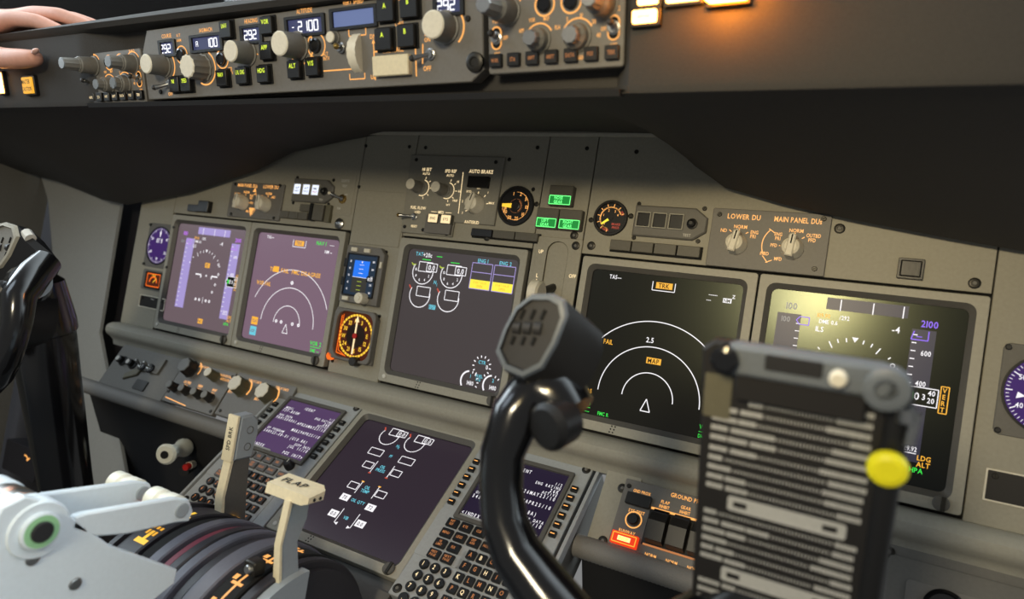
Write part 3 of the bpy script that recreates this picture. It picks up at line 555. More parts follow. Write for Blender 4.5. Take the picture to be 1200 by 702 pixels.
cap_lamp(t, -16, -2, 28, 12, 0, 'lamp_dark', 5); cap_lamp(t, 15, 2, 26, 19, 0, 'lamp_dark', 9)
t = thing('warning_lamp', 'single square black lamp cap alone on the panel above the altitude tape', 'lamp', MAIN.mat(918, 18))
MB().frame(rrect(0, 0, 22, 20, 1), rrect(0, 0, 17, 15, .6), 0, 4, 'lamp_dark', .4).build('frame', t); cap_lamp(t, 0, 0, 16.5, 14.5, 0, 'lamp_dark', 5)

# --- engine and autobrake panel
t = thing('engine_panel', 'raised grey panel with four knobs and AUTO BRAKE lettering above the engine screen', 'control panel', MAIN.mat(376, 62))
b = MB(); b.prism([(-78, 54), (74, 54), (74, -36), (12, -36), (12, -56), (-74, -56)], 0, 4, 'engine_paint', .8)
A = 'cream_lit'; z = 4.15
b.text('N1 SET', -46, 34, 4.4, z, A).text('AUTO', -46, 28, 3.2, z, A).text('SPD REF', -4, 33, 4.4, z, A, sx=.8).text('AUTO', -4, 27, 3.2, z, A).text('AUTO BRAKE', 46, 34, 5, z, A, sx=.8).text('DISARM', 46, 27, 3, z, A) if False else None
b.text('N1 SET', -46, 34, 4.4, z, A).text('AUTO', -46, 28, 3.4, z, A).text('SPD REF', -6, 33, 4.4, z, A, sx=.8).text('AUTO', -6, 27, 3.4, z, A).text('AUTO BRAKE', 42, 34, 5, z, A, sx=.8)
b.line(14, 32, 17, -24, 1.1, z, A).text('FUEL FLOW', -50, -20, 4.2, z, A, sx=.8).text('USED', -50, -26, 3.4, z, A).text('RESET', -52, -46, 3.2, z, A, sx=.8)
b.text('MFD', -11, -24, 4, z, A).line(-28, -24, -18, -24, .7, z, A).line(-4, -24, 6, -24, .7, z, A).text('ANTISKID', 40, -34, 4.2, z, A)
for kx, ky in ((-54, 8), (-12, 6)):
    b.arc(kx+5, ky, 11, -110, 80, 1.1, z, A)
    for a, s in ((75, ''), (40, 'N1'), (0, '80'), (-40, 'VREF'), (-75, 'WT')):
        q = math.radians(a); b.line(kx+5+13*math.cos(q), ky+13*math.sin(q), kx+5+16*math.cos(q), ky+16*math.sin(q), .9, z, A)
        if s and kx > -30: b.text(s, kx+5+20*math.cos(q), ky+20*math.sin(q), 3, z, A)
for a, s in ((90, 'OFF'), (50, '1'), (130, 'RTO'), (170, '2'), (10, 'MAX'), (210, '3')):
    q = math.radians(a); b.line(43+15*math.cos(q), -11+15*math.sin(q), 43+18*math.cos(q), -11+18*math.sin(q), 1.1, z, A).text(s, 43+23*math.cos(q), -11+23*math.sin(q), 3, z, A)
b.build('faceplate', t)
barrel(t, -54, 8, 8, 22, 4, 'knob_grey', 'knob_cream', 'set_knob'); barrel(t, -12, 6, 8, 22, 4, 'knob_grey', 'knob_cream', 'set_knob')
selector(t, 43, -11, 12, 75, 17, 4); cap_lamp(t, 42, 19, 32, 15, 4, 'lamp_dark', 5)
toggle(t, -54, -33, 4, 20, 62, 185, 'brass'); MB().box(-10, -42, 42, 24, 4, 9, 'module_paint', 1).build('button_block', t)
for x, s in ((-18, 'ENG'), (3, 'SYS')): cap_lamp(t, x, -34, 17, 13, 4, 'white_lamp' if False else 'lamp_cap', 7, [s], ('cream_lit', 'legend_dark'), 'button', 'button lit cream white')
screws(t, [(-67, 47), (62, 47), (-68, -48), (-36, -50)], 4); screws(t, [(4, -50)], 4, True)

# --- landing gear lights, gear lever
def gear_light(x, y, w, lines, label):
    t = thing('gear_light', label, 'indicator light', MAIN.mat(x, y), 'landing gear lights')
    MB().box(0, 0, w, 25, 0, 9, 'lamp_cap', 1, .8).build('housing', t)
    b = MB(); b.quad(-w/2+1.5, -11.5, w/2-1.5, 0, 9.1, 'green_field').box_line(0, -5.7, w-4, 10.5, .9, 9.2, 'green_lamp')
    for i, s in enumerate(lines): b.text(s, -1.5, -3-5*i, 4, 9.3, 'green_lamp', sx=.8)
    b.build('lit_legend', t, 'green lit legend')
gear_light(540, 69, 32, ('NOSE', 'GEAR'), 'green NOSE GEAR light, the single one at the top of the trio')
gear_light(526.5, 40, 30, ('LEFT', 'GEAR'), 'green LEFT GEAR light at the lower left of the trio')
gear_light(557.5, 40, 30, ('RIGHT', 'GEAR'), 'green RIGHT GEAR light at the lower right of the trio')
t = thing('landing_gear_lever', 'tall slotted gear lever plate below the green gear lights', 'lever', MAIN.mat(546, -75))
b = MB(); o = rrect(0, 0, 58, 180, 2, 4); i = rrect(-1, -5, 27, 200, 13, 4); i = [(x, max(y, -86)) for x, y in i]
i = rrect(-1, 2, 28, 172, 13.5, 4); b.frame(rrect(0, 0, 60, 186, 2, 4), i, 0, 2.5, 'panel_paint', .5, -22, 'slot_olive'); b.poly(i, -21.5, 'slot_olive')
for k, ch in enumerate('LANDING'): b.text(ch, -23, 44-7*k, 5, 2.7, 'cream_lit')
b.text('UP', -23, 74, 4.5, 2.7, 'cream_lit').text('OFF', 24, 48, 4.5, 2.7, 'cream_lit').text('DN', 24, -60, 4.5, 2.7, 'cream_lit'); b.build('faceplate', t)
k = MB(); k.tube([(-1, 35, -12), (-1, 28, 10), (-1, 22, 34)], [5, 5, 4.4], 'black_plastic', 12); k.build('lever_arm', t)
k = MB(); k.T = Matrix.Translation((-1, 20, 42)) @ Matrix.Rotation(math.pi/2, 4, 'Y'); k.lathe(0, 0, [(12, -7), (15, -5), (15, 5), (12, 7)], 'knob_cream', 28); k.build('wheel_knob', t)
screws(t, [(22, 85)], 2.5, True)
# ================================================================ ledge, lower side panels, rails, aisle stand
def body(name, label, cat, surf, sx, sy, **k): return thing(name, label, cat, surf.mat(sx, sy), **k)
t = thing('ledge', 'long rounded grey ledge running under all the main screens', 'ledge', MAIN.mat(390, -222))
prof = [(206, 0), (207, 14), (210, 21), (215, 25), (221, 25), (227, 22), (232, 14), (238, 8), (246, 6), (250, -6), (206, -8)]
b = MB(); b.rings([[(u-390, 222-v, w) for v, w in prof] for u in (-300, 1095)], 'bezel_paint'); b.build('ledge_body', t)
def sidep(name, label, u0, u1, d0, d1, m='module_paint', z=3, group=None, cat='control panel'):
    t = thing(name, label, cat, SIDE.mat((u0+u1)/2-390, -(d0+d1)/2), group); b = MB(); b.box(0, 0, u1-u0, d1-d0, -6, z, m, 1.5, .6); return t, b, (u1-u0)/2, (d1-d0)/2, z+.15
# base plates
t, b, *_ = sidep('lower_panel', 'bare grey lower panel at the far left holding switches, above the left rail', -265, -93, -4, 74, 'panel_dark_paint', 1)
b.build('faceplate', t)
for x, y in ((-60, 9), (-30, 8)): MB().lathe(x, y, [(9, 1), (9, 3), (6.5, 4), (6, 12), (3, 13)], 'black_plastic', 18).lathe(x, y, [(4, 13), (4, 14)], 'legend_white', 12).build('audio_jack', t)
b = MB(); b.box(16, 16, 58, 28, 1, 5, 'panel_dark_paint', 1.5).build('switch_base', t)
for x in (2, 24): MB().lathe(x, 8, [(8, 5), (8, 8), (6, 9)], 'black_plastic', 16).build('push_switch', t); toggle(t, x, 8, 8, 10, 20, 90, 'steel')
MB().box(20, -22, 30, 18, 1, 3, 'lamp_dark', 2).build('lamp', t); k = MB(); k.T = Matrix.Translation((-18, -8, 1)) @ Matrix.Rotation(.5, 4, 'Z'); k.prism([(-16, -6), (14, -8), (22, 0), (14, 7), (-14, 5)], 0, 4, 'olive_cap', 1.5); k.build('ashtray_lid', t)
t, b, W2, H2, z = sidep('lighting_panel', 'grey dimmer panel with five knobs and amber legends, left of the two large amber knobs', -90, 33, -3, 70, group='dimmer panels')
A = 'amber'
b.text('MAIN PANEL', -13, 33, 4, z, A, sx=.7).arc(-32, 24, 15, -20, 70, 2, z, A).text('BACKGROUND', 44, 28, 4, z, A, sx=.7).text('AFDS FLOOD', 46, 22, 4, z, A, sx=.6).text('OFF', -45, 15, 4, z, A)
for x, s in ((-28, 'OUTBD'), (4, 'INBD'), (38, 'MAP')): b.text(s, x, 2, 4.4, z, A, sx=.8).text('DU', x, -4, 4.4, z, A)
b.line(-56, -30, -2, -34, 1.6, z, A); b.build('faceplate', t)
barrel(t, -38, 24, 13, 18, 3, 'knob_dark', 'knob_grey', 'dimmer_knob', 8); barrel(t, 24, 22, 8, 20, 3, 'olive_cap', 'knob_cream', 'dimmer_knob')
for x in (-46, -16, 14, 40): barrel(t, x, -12, 7, 16, 3, 'knob_dark', 'knob_grey', 'dimmer_knob')
screws(t, [(57, 30), (55, -31), (-57, -20)], 3)
t, b, W2, H2, z = sidep('lighting_panel', 'grey dimmer panel with two large amber lit knobs beside the left keypad', 36, 163, -8, 66, group='dimmer panels')
for x in (-37, 22): b.text('DISPLAY UNITS', x+16, 27, 4, z, A, sx=.66).arc(x, 12, 16, -30, 60, 3, z, A).text('BRT', x-20, 2, 4.5, z, A)
b.build('faceplate', t)
for x in (-37, 22): barrel(t, x, 12, 13, 20, 3, 'olive_cap', 'knob_cream', 'dimmer_knob', 8)
screws(t, [(-55, -30)], 3)
# right: ground proximity panel and plain panels
t = thing('lower_panel', 'plain tan side strip between the right keypad and the ground proximity panel', 'panel', SIDE.mat(282, -44))
MB().box(0, 0, 40, 96, -6, 1, 'panel_paint', 1).build('faceplate', t); screws(t, [(2, 32), (-2, -28)], 1, True)
t, b, W2, H2, z = sidep('ground_proximity_panel', 'grey ground proximity panel with glowing red INOP light and black guarded switches', 676, 800, 0, 80)
cx, cy = 738, 40
def sp(x, y): return (x-cx, cy-y)
b.text('GND PROX', *sp(697, 11), 3.4, z, A, sx=.75).text('GROUND PROXIMITY', *sp(754, 5), 4.6, z, A, sx=.8).text('SYS TEST', *sp(697, 33), 3.6, z, A, sx=.8).arc(*sp(696, 42), 8.5, 0, 360, 1.4, z, A).text('RUNWAY', *sp(693, 56), 3.4, z, A, sx=.8)
for x, s in ((724, 'FLAP'), (746, 'GEAR'), (768, 'TERR')): b.text(s, *sp(x, 15), 3.6, z, A, sx=.8).text('INHIBIT', *sp(x, 20), 3.6, z, A, sx=.66).text('NORM', *sp(x-1, 72), 3.6, z, A, sx=.8)
b.box(*sp(747, 44), 74, 40, 3, 3.6, 'black_plastic', 1).line(*sp(711, 24.5), *sp(784, 24.5), 2.4, z+.6, A).line(*sp(712, 63), *sp(784, 63), 2, z+.6, 'amber_dim'); b.build('faceplate', t)
cap_lamp(t, *sp(696, 21), 27, 13, 3, 'lamp_dark', 5)
MB().lathe(*sp(696, 42), [(6, 3), (6, 7), (5, 8)], 'black_plastic', 18).build('test_button', t)
b = MB(); b.box(*sp(693, 65), 29, 13, 3, 8, 'red_lamp', 1, .6).box_line(*sp(693, 65), 25, 9.5, 1, 8.1, 'amber_sym').quad(sp(693, 65)[0]-7, sp(693, 65)[1]-2.4, sp(693, 65)[0]+7, sp(693, 65)[1]+2.4, 8.1, 'red_hot').text('INOP', *sp(693, 65), 3.8, 8.3, 'amber_hot').build('warning_light', t, 'red lit INOP light')
for x in (724, 746, 768):
    k = MB(); p = sp(x, 44); k.T = Matrix.Translation((p[0], p[1], 3)); k.rings([[(-9, y, zz) for y, zz in pr] if False else [(sx, y, zz) for y, zz in pr] for sx, pr in ((-9, [(14, 1), (14, 10), (4, 17), (-15, 14), (-17, 1)]), (9, [(14, 1), (14, 10), (4, 17), (-15, 14), (-17, 1)]))], 'black_plastic')
    k.tube([(-8, 15, 4), (8, 15, 4)], 4, 'black_gloss', 10); k.build('switch_guard', t)
screws(t, [sp(681, 8), sp(745, 75)], 3)
t = thing('lower_panel', 'dark grey lower right panel with a round black jack, under the altitude tape screen', 'panel', SIDE.mat(600, -34))
b = MB(); b.box(0, 0, 196, 84, -6, 1, 'panel_dark_paint', 1.5); b.box(2, -2, 120, 62, 1, 3, 'panel_dark_paint', 6, .8); b.build('faceplate', t)
MB().box(0, -10, 84, 40, 3, 5, 'module_paint', 3).build('jack_plate', t); MB().lathe(-12, -8, [(17, 5), (17, 8), (14, 9.5), (13, 7)], 'black_gloss', 30).lathe(-12, -8, [(7, 7), (6, 11)], 'legend_white', 8).build('jack', t); screws(t, [(-58, 30), (-68, 28), (70, 30)], 1, True)
def rail(u0, u1, label):
    t = thing('hand_rail', label, 'rail', SIDE.mat(0, -84), 'ribbed rails under the lower panels')
    b = MB(); n = int(abs(u1-u0)/2.2); pts = []; rad = []
    for i in range(n+1): pts.append((u0-390+(u1-u0)*i/n, 0, -2)); rad.append((12.6 if i % 2 else 12.0)*(1 if 2 < i < n-2 else .9))
    b.tube(pts, rad, 'rail_grey', 16); b.build('tube', t)
rail(-330, 148, 'ribbed grey rail along the bottom of the left dimmer panels')
rail(636, 830, 'ribbed grey rail under the ground proximity panel beside the right keypad')
# dark under-structure
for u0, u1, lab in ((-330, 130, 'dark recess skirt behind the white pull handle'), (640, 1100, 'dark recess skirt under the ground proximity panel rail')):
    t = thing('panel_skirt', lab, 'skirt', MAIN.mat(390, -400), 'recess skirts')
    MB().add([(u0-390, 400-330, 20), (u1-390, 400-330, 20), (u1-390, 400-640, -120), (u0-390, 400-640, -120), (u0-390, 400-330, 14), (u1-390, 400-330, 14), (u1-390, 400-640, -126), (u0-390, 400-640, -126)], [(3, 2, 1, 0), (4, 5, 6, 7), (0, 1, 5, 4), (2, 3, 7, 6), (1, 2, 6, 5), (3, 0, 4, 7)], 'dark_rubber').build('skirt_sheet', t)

# --- control display units (keypads)
def cdu(uc, dtop, label, scr, lines, red=False):
    t = thing('keypad_unit', label, 'keypad', LOW.mat(uc-302, -(dtop+14)), 'keypad computers beside the lower screen')
    b = MB(); L = 222; b.box(0, -L/2+14, 147, L, -8, 3, 'cdu_paint', 2, .8)
    def f(x, d): return (x, -d-14)
    b.frame(rrect(*f(2, 43), 110, 98, 2), rrect(*f(2, 43), 100, 88, 1), 3, 7, 'bezel_side', .6)
    b.box(*f(-40, 114), 66, 62, 3, 3.8, 'cdu_paint', 3, .3).box(*f(18, 162), 74, 78, 3, 3.8, 'cdu_paint', 3, .3)
    b.box(0, 14-4, 60, 6, 3, 8, 'bezel_paint', 1); b.build('case', t)
    s = MB(); s.poly(rrect(*f(2, 43), 100, 88, 1), 3.4, scr)
    for tx, x, d, h, al in lines: s.text(tx, x*.98, f(0, d)[1], h*.96, 3.6, 'white_sym', al, .66, mono=.93)
    s.build('screen', t)
    for i in range(6):
        for sx in (-1, 1):
            k = MB(); p = f(sx*(64 if sx > 0 else 66), 14+12*i); k.box(*p, 8, 7, 3, 6.5, 'black_plastic', .6, .5); k.line(p[0]-2.6, p[1], p[0]+2.6, p[1], 1.3, 6.6, 'amber' if red else 'knob_grey'); k.build('line_key', t)
            b2 = p
    K = MB(); K.box(0, 0, 14.5, 10.5, 0, 3.4, 'key_grey' if not red else 'black_plastic', 1, .6); KM = K.mesh('function_key')
    K = MB(); K.lathe(0, 0, [(5.6, 0), (5.6, 2.6), (5, 3.4)], 'black_plastic', 20); KR = K.mesh('number_key')
    K = MB(); K.box(0, 0, 10.5, 9.5, 0, 3.4, 'black_plastic', 1, .6); KA = K.mesh('letter_key')
    cm = 'amber_dim'
    def key(w, h, m, p, lines_, name, r=False, hot='amber_dim'):
        k = MB()
        if r: k.lathe(0, 0, [(5.6, 0), (5.6, 2.6), (5, 3.4)], m, 20)
        else: k.box(0, 0, w, h, 0, 3.4, m, 1, .6)
        n = len(lines_); hh = (3.0 if n == 2 else 3.2) if w > 12 else 5
        for i, s_ in enumerate(lines_): k.text(s_, 0, (n-1)*1.9-i*3.8, hh, 3.5, hot, sx=.75)
        o = k.build(name, t); o.matrix_local = Matrix.Translation((p[0]*S, p[1]*S, 3.6*S))
    rows = ((99, [['INIT', 'REF'], ['RTE'], ['CLB'], ['CRZ'], ['DES']]), (112.3, [['MENU'], ['LEGS'], ['DEP', 'ARR'], ['HOLD'], ['PROG']]), (125.6, [['N1', 'LIMIT'], ['FIX']]), (139, [['PREV', 'PAGE'], ['NEXT', 'PAGE']]))
    for d, ks in rows:
        for i, s_ in enumerate(ks): key(14.5, 10.5, 'key_grey' if not red else 'black_plastic', f(-48.5+17.6*i, d), s_, 'function_key')
    key(14.5, 9, 'key_grey', f(42, 113), ['EXEC'], 'function_key')
    for i, s_ in enumerate('123456789'): key(11, 11, 'black_plastic', f(-52.5+14*(i % 3), 153+13.3*(i//3)), [s_], 'number_key', True, 'cream_lit' if red else 'amber_dim')
    for i, s_ in enumerate(('.', '0', '+/-')): key(11, 11, 'black_plastic', f(-52.5+14*i, 193), [s_], 'number_key', True, 'cream_lit')
    al = [chr(65+i) for i in range(26)]+['SP', 'DEL', '/', 'CLR']
    for i, s_ in enumerate(al): key(10.5, 9.8, 'black_plastic', f(-8+13*(i % 5), 126.5+13.3*(i//5)), [s_], 'letter_key', False, 'cream_lit' if red and i % 3 == 1 else 'amber_dim')
    k = MB(); p = f(42, 98); k.lathe(*p, [(6.5, 3), (6.5, 7), (5.5, 13), (4.6, 14)], 'black_plastic', 18); k.line(p[0], p[1], p[0], p[1]+5, 1, 14.1, 'legend_white'); k.build('brightness_knob', t)
    screws(t, [(66, 2), (-66, 2), (66, -200), (-66, -200)], 3, True)
    return t
LN = [('IDENT', -14, 7, 5, 'l'), ('1/2', 50, 13, 4, 'r'), ('MODEL', -46, 13, 4, 'l'), ('737-800W', -48, 18, 5, 'l'), ('ENG RATING', 50, 18, 4, 'r'), ('26K', 50, 23, 5, 'r'), ('NAV DATA', -46, 27, 4, 'l'), ('ACTIVE', 50, 28, 4, 'r'), ('FAV1004001', -48, 32, 5, 'l'), ('APR26MAY23/10', 50, 33, 5, 'r'), ('MAR29APR25/10', 50, 45, 5, 'r'), ('OP PROGRAM', -46, 52, 4, 'l'), ('548925-08-01', -48, 57.5, 5, 'l'), ('(U10.8A)', 38, 57.5, 5, 'r'), ('SUPP DATA', 50, 65, 4, 'r'), ('JUL 11/10', 50, 70, 5, 'r'), ('<INDEX', -49, 81, 5, 'l'), ('POS INIT>', 50, 81, 5, 'r')]
cdu(212.5, -15, 'left keypad with a purple screen of white text, behind the two upright levers', 'scr_cdul', LN)
cdu(560.5, -14, 'right keypad with amber lit keys, crossed by the black control wheel', 'scr_cdur', LN, True)
t = thing('aisle_stand', 'dark grey sloping stand holding both keypads and the lower screen', 'console', LOW.mat(84, -110))
b = MB(); b.box(1, 0, 508, 246, -60, -9, 'bezel_side', 3, 1); b.box(1, -110, 206, 26, -9, 1, 'bezel_side', 2)
for x in (-254, 254): b.box(x, 0, 4, 240, -9, 3, 'cdu_paint', .6)
b.build('stand_body', t)
# pull handle left of the stand
t = thing('pull_handle', 'white spool shaped pull handle in the dark space under the left rail', 'handle', MAIN.mat(40, -330))
b = MB(); b.box(55, -30, 90, 150, -30, -20, 'olive_cap', 2).build('bracket', t, 'olive mounting bracket')
# ================================================================ glareshield, mode control panel, warning lights
def mcpv(y, z=0): return (-120-y*cT+z*sT, 300+y*sT+z*cT)       # (v, w) on the vertical aft face
gs = thing('glareshield', 'deep black padded glareshield overhanging the whole instrument panel', 'glareshield', MAIN.mat(390, 0))
st = []
def A(px, py, w=14): p = at_w(px, py, w); return (p.x, p.y)
st = [(-760, -60), (-560, -40), (-400, -12), A(150, 240), A(220, 226), A(300, 200), A(345, 178), (185, -132), (260, -144), (560, -146), A(775, 158), A(815, 195), A(850, 220), A(920, 240), A(1000, 258), A(1100, 277), A(1190, 293), (1200, -22)]
def sec(u, va):
    side = 0 if -330 < u-390 < 322 else 1
    b0 = mcpv(-40, -14); b1 = mcpv(-36, 2); top = 60 if u > 200 else 60-5*min(1, (200-u)/500)
    pr = [(va, 14), (va+(b0[0]-va)*.5-3, 14+(b0[1]-14)*.5), (b0[0], b0[1]), b1, mcpv(-30, 4 if side else -20), mcpv(46, 4 if side else -20), mcpv(49, 8), mcpv(54, 12), mcpv(top, 4), mcpv(top+4, -20), mcpv(top+2, -200), mcpv(40, -312), (va-14, 4)]
    return [(u-390, -v, w) for v, w in pr]
us = []
for i in range(len(st)-1):
    for k in range(4): us.append((st[i][0]+(st[i+1][0]-st[i][0])*k/4, st[i][1]+(st[i+1][1]-st[i][1])*k/4))
us.append(st[-1])
us = [q for q in us if not (55 < q[0] < 62 or 705 < q[0] < 713)]
MB().rings([sec(*q) for q in us], 'vinyl').build('shield_body', gs)
b = MB(); b.tube([(u-390, 141.5, 22) for u in (-30, 150, 300, 450, 600, 672)], 3.4, 'bezel_paint', 8); b.build('edge_strip', gs, 'thin grey strip along the shield edge')
b = MB()
for u in (60, 210, 420, 600, 640): v, w = mcpv(-40, -60); b.lathe(u-390, -(v-12), [(2.5, w-6), (2.5, w+8)], 'black_gloss', 10)
for u0, u1 in ((30, 712),): b.rings([[(u-390, -v, w) for v, w in (mcpv(-33, 6), mcpv(-33, -30), mcpv(-38, -30), mcpv(-38, 4))] for u in (u0, u1)], 'dark_rubber')
b.build('support_tray', gs)

A_ = 'amber'
t = thing('mode_control_panel', 'long grey panel of white number windows and knobs in the glareshield', 'control panel', MCP.mat(0, 0))
b = MB(); o = [(-226, -27), (190, -27), (202, -18), (202, 46), (-234, 46), (-246, 25), (-246, -27)]
b.prism(o, -16, 0, 'module_paint', .8)
z = .15
def win(x, y, w, h, s, pre, lab):
    k = MB(); k.frame(rrect(x, y, w+8, h+6, 1), rrect(x, y, w, h, .5), 0, 2.4, 'black_plastic', .4); k.poly(rrect(x, y, w, h, .5), .3, 'lcd_back' if s else 'lcd_blue')
    if s: k.seg(s, x+w*.5-len(s)*4-2.5, y, h*.66, .5, 'lcd_digit')
    if pre: k.seg(pre, x-w*.36, y, 5, .5, 'lcd_digit')
    k.build('number_window', t, 'blank blue window' if not s else 'blue window showing '+s); b.text(lab, x, y+h/2+7, 4, z, A_, sx=.75)
# windows on the measured local positions
win(-200, 25, 21, 12, '292', '', 'COURSE'); win(-135, 26, 44, 12, '100', 'A', 'IAS/MACH'); win(-66, 29, 24, 12, '292', '', 'HEADING'); win(7, 31, 44, 13, '2100', '-', 'ALTITUDE'); win(67, 33, 48, 13, '', '', 'VERT SPEED'); win(170, 34, 23, 12, '292', '', 'COURSE')
for x, y, r in ((-178, 17, 9), (-114, 9, 9), (19, 13, 11)): b.arc(x, y, r, 0, 360, 1.3, z, A_)
for x, y, r, a0, a1 in ((-208, 8, 16, -80, 80), (-143, 2, 17, -120, 60), (-72, 12, 17, 20, 100), (-1, 14, 16, -140, 90), (168, 17, 16, -50, 40)): b.arc(x, y, r, a0, a1, 1.6, z, A_)
b.text('F/D', -205, 0, 3.6, z, A_).text('OFF', -205, -22, 3.6, z, A_).text('A/T', -180, 37, 3.2, z, A_).text('ARM', -180, 32, 3, z, A_).text('SPD', -103, -1, 3.4, z, A_, sx=.7).text('INTV', -103, -5, 3.4, z, A_, sx=.7).text('ALT', 30, 5, 3.4, z, A_, sx=.7).text('INTV', 31, 1, 3.4, z, A_, sx=.7)
b.line(-90, 25, -60, 10, .9, z, A_).line(26, -10, 62, -10, 1.2, z, A_)
b.path([(60, 24), (60, 18), (80, 18), (80, 24)], 1, z, A_).path([(58, -14), (58, -19), (76, -19), (76, -14)], 1, z, A_).text('DN', 88, 16, 4, z, A_).text('UP', 86, -18, 4, z, A_).line(88, 13, 88, -14, 1, z, A_).poly([(86, 10), (90, 10), (88, 14)], z, A_)
b.path([(88, -21), (88, 3), (98, 3)], 1.3, z, A_).path([(122, 4), (134, 4), (134, -20)], 1.3, z, A_).text('DISENGAGE', 110, 3.4, 4.2, z, A_, sx=.72).text('F/D', 148, 14, 4, z, A_).text('ON', 147, 9, 3.4, z, A_).text('OFF', 146, -14, 4, z, A_).path([(142, 6), (141, -10)], 1.2, z, A_)
b.text('CMD', 118, 44, 3.4, z, A_).text('CWS', 118, 24, 3.4, z, A_)
b.build('faceplate', t)
for x, y, l, r in ((-210, 8, 22, 11), (-145, 2, 20, 12.5), (-74, 12, 22, 11), (-4, 14, 24, 12), (166, 17, 19, 12)): barrel(t, x, y, r, l, 0, 'knob_grey', 'knob_cream', 'selector_knob', 12 if l == 20 else 0)
barrel(t, 43, 18, 5.5, 7, 0, 'knob_grey', 'knob_cream', 'small_knob')
for x, y in ((-178, 17), (-114, 9), (19, 13)): MB().lathe(x, y, [(6.5, 0), (6.5, 3), (5, 3.6), (4, 2.4)], 'black_gloss', 20).build('push_button', t)
for x, y, s in ((-190, -13, 'N1'), (-171, -13, 'SPEED'), (-112, -10, 'VNAV'), (-82, -9, 'LVL CHG'), (-51, -9, 'HDG'), (-99, 36, 'LNAV'), (-40, 35, 'VOR'), (-44, 12, 'APP'), (-8, -7, 'ALT'), (16, -6, 'V/S'), (107, 35, 'A'), (132, 36, 'B'), (103, 12, 'A'), (128, 13, 'B')):
    k = MB(); w = 16 if x < 90 else 18; k.box(x, y, w+3, w+3, 0, 1, 'gap_black', 1, .2).box(x, y, w, w, 0, 6, 'black_plastic', 1, .6).text(s, x, y+w*.2, 4.2, 6.15, 'key_lime', sx=.8 if len(s) < 4 else .5); k.build('mode_button', t)
for x, y in ((-203, -12), (150, -3)): toggle(t, x, y, 0, 14, 50, 200, 'knob_dark')
toggle(t, 50, 9, 0, 8, 30, 0, 'brass')
k = MB(); k.T = Matrix.Translation((69, 3, -10)) @ Matrix.Rotation(math.pi/2, 4, 'Y'); n = 40
k.rings([[((19*(1+(.03 if i % 2 else 0)))*math.cos(2*math.pi*i/n), (19*(1+(.03 if i % 2 else 0)))*math.sin(2*math.pi*i/n), zz) for i in range(n)] for zz in (-5, 5)], 'knob_cream'); k.build('thumb_wheel', t, 'ribbed cream thumb wheel')
MB().box(110, -10, 40, 17, 0, 6, 'lever_cream', 1, .8).build('disengage_bar', t, 'wide cream disengage bar')
screws(t, [(188, 22), (-222, -19)], 0); k = MB(); k.T = Matrix.Translation((195, -12, 0)); k.lathe(0, 0, [(8, 0), (8, 3), (6, 4), (4, 4), (3.4, 3)], 'screw_dark', 18); k.build('latch', t)
def efis(name, label, x0, x1, dy, left):
    t = thing('efis_panel', label, 'control panel', MCP.mat((x0+x1)/2, dy), 'instrument setup panels'); w = x1-x0; z = .15
    b = MB(); b.box(0, 8, w, 60, -16, 0, 'module_paint', 2, .8)
    fx = (lambda x: x)
    KS = ((-w*.34, 24, 10, 38), (w*.36, 22, 10, 30), (-w*.1, 1, 9, 18), (w*.18, 1, 10, 16))
    for x, y, r, l in KS: b.arc(x, y, r+3, 30, 150, 1.2, z, A_)
    for x in (-w*.43, w*.43): b.prism(rrect(x, 5, 7, 15, 3.4), 0, .8, 'gap_black').path(rrect(x, 5, 8.6, 16.6, 4.2), 1.2, .9, A_, True).text('VOR 1' if x < 0 else 'VOR 2', x, 18, 3.4, z, A_, sx=.6).text('ADF', x, -7, 3.4, z, A_, sx=.6).text('OFF', x+8*(1 if x < 0 else -1), 5, 3, z, A_, sx=.6)
    for x in (-7, 15): b.arc(x, 26, 8, 0, 360, 1.4, z, A_)
    for i, s in enumerate(('APP', 'VOR', 'MAP', 'PLN')): b.text(s, -w*.1+18*math.cos(math.radians(150-40*i)), 1+16*math.sin(math.radians(150-40*i)), 3, z, A_, sx=.6)
    for i, s in enumerate(('5', '10', '20', '40', '80', '160')): b.text(s, w*.18+17*math.cos(math.radians(120-40*i)), 1+15*math.sin(math.radians(120-40*i)), 3.2, z, A_, sx=.7)
    b.text('MINS', -w*.34, 36, 3, z, A_).text('BARO', w*.36, 36, 3, z, A_).build('faceplate', t)
    for i, (x, y, r, l) in enumerate(KS):
        barrel(t, x, y, r, l*.5, 0, 'knob_grey', 'knob_grey', 'outer_knob'); barrel(t, x, y, r*.7, l*.5, l*.5-.5, 'knob_grey', 'steel', 'inner_knob', 10)
    for x in (-7, 15): MB().lathe(x, 26, [(5.5, 0), (5.5, 3), (4.5, 3.6)], 'black_gloss', 18).build('push_button', t)
    for i, s in enumerate(('WXR', 'STA', 'WPT', 'ARPT', 'DATA', 'POS', 'TERR')):
        x = -w*.43+i*w*.143; k = MB(); k.box(x, -12, 11, 10, 0, 4, 'black_plastic', .8, .5).text(s, x, -12, 3, 4.1, 'amber_dim' if not left else 'cream_lit', sx=.6); k.build('map_button', t, 'button lit amber' if i in (3, 4) else None)
    for x in (-w*.43, w*.43): toggle(t, x, 5, 0, 8, 20, 60, 'knob_dark')
efis('efis', 'near instrument setup panel with grey stacked knobs at the glareshield centre, right end', 207, 322, 0, False)
efis('efis', 'far instrument setup panel with long stacked knobs, left end of the glareshield', -360, -250, -9, True)

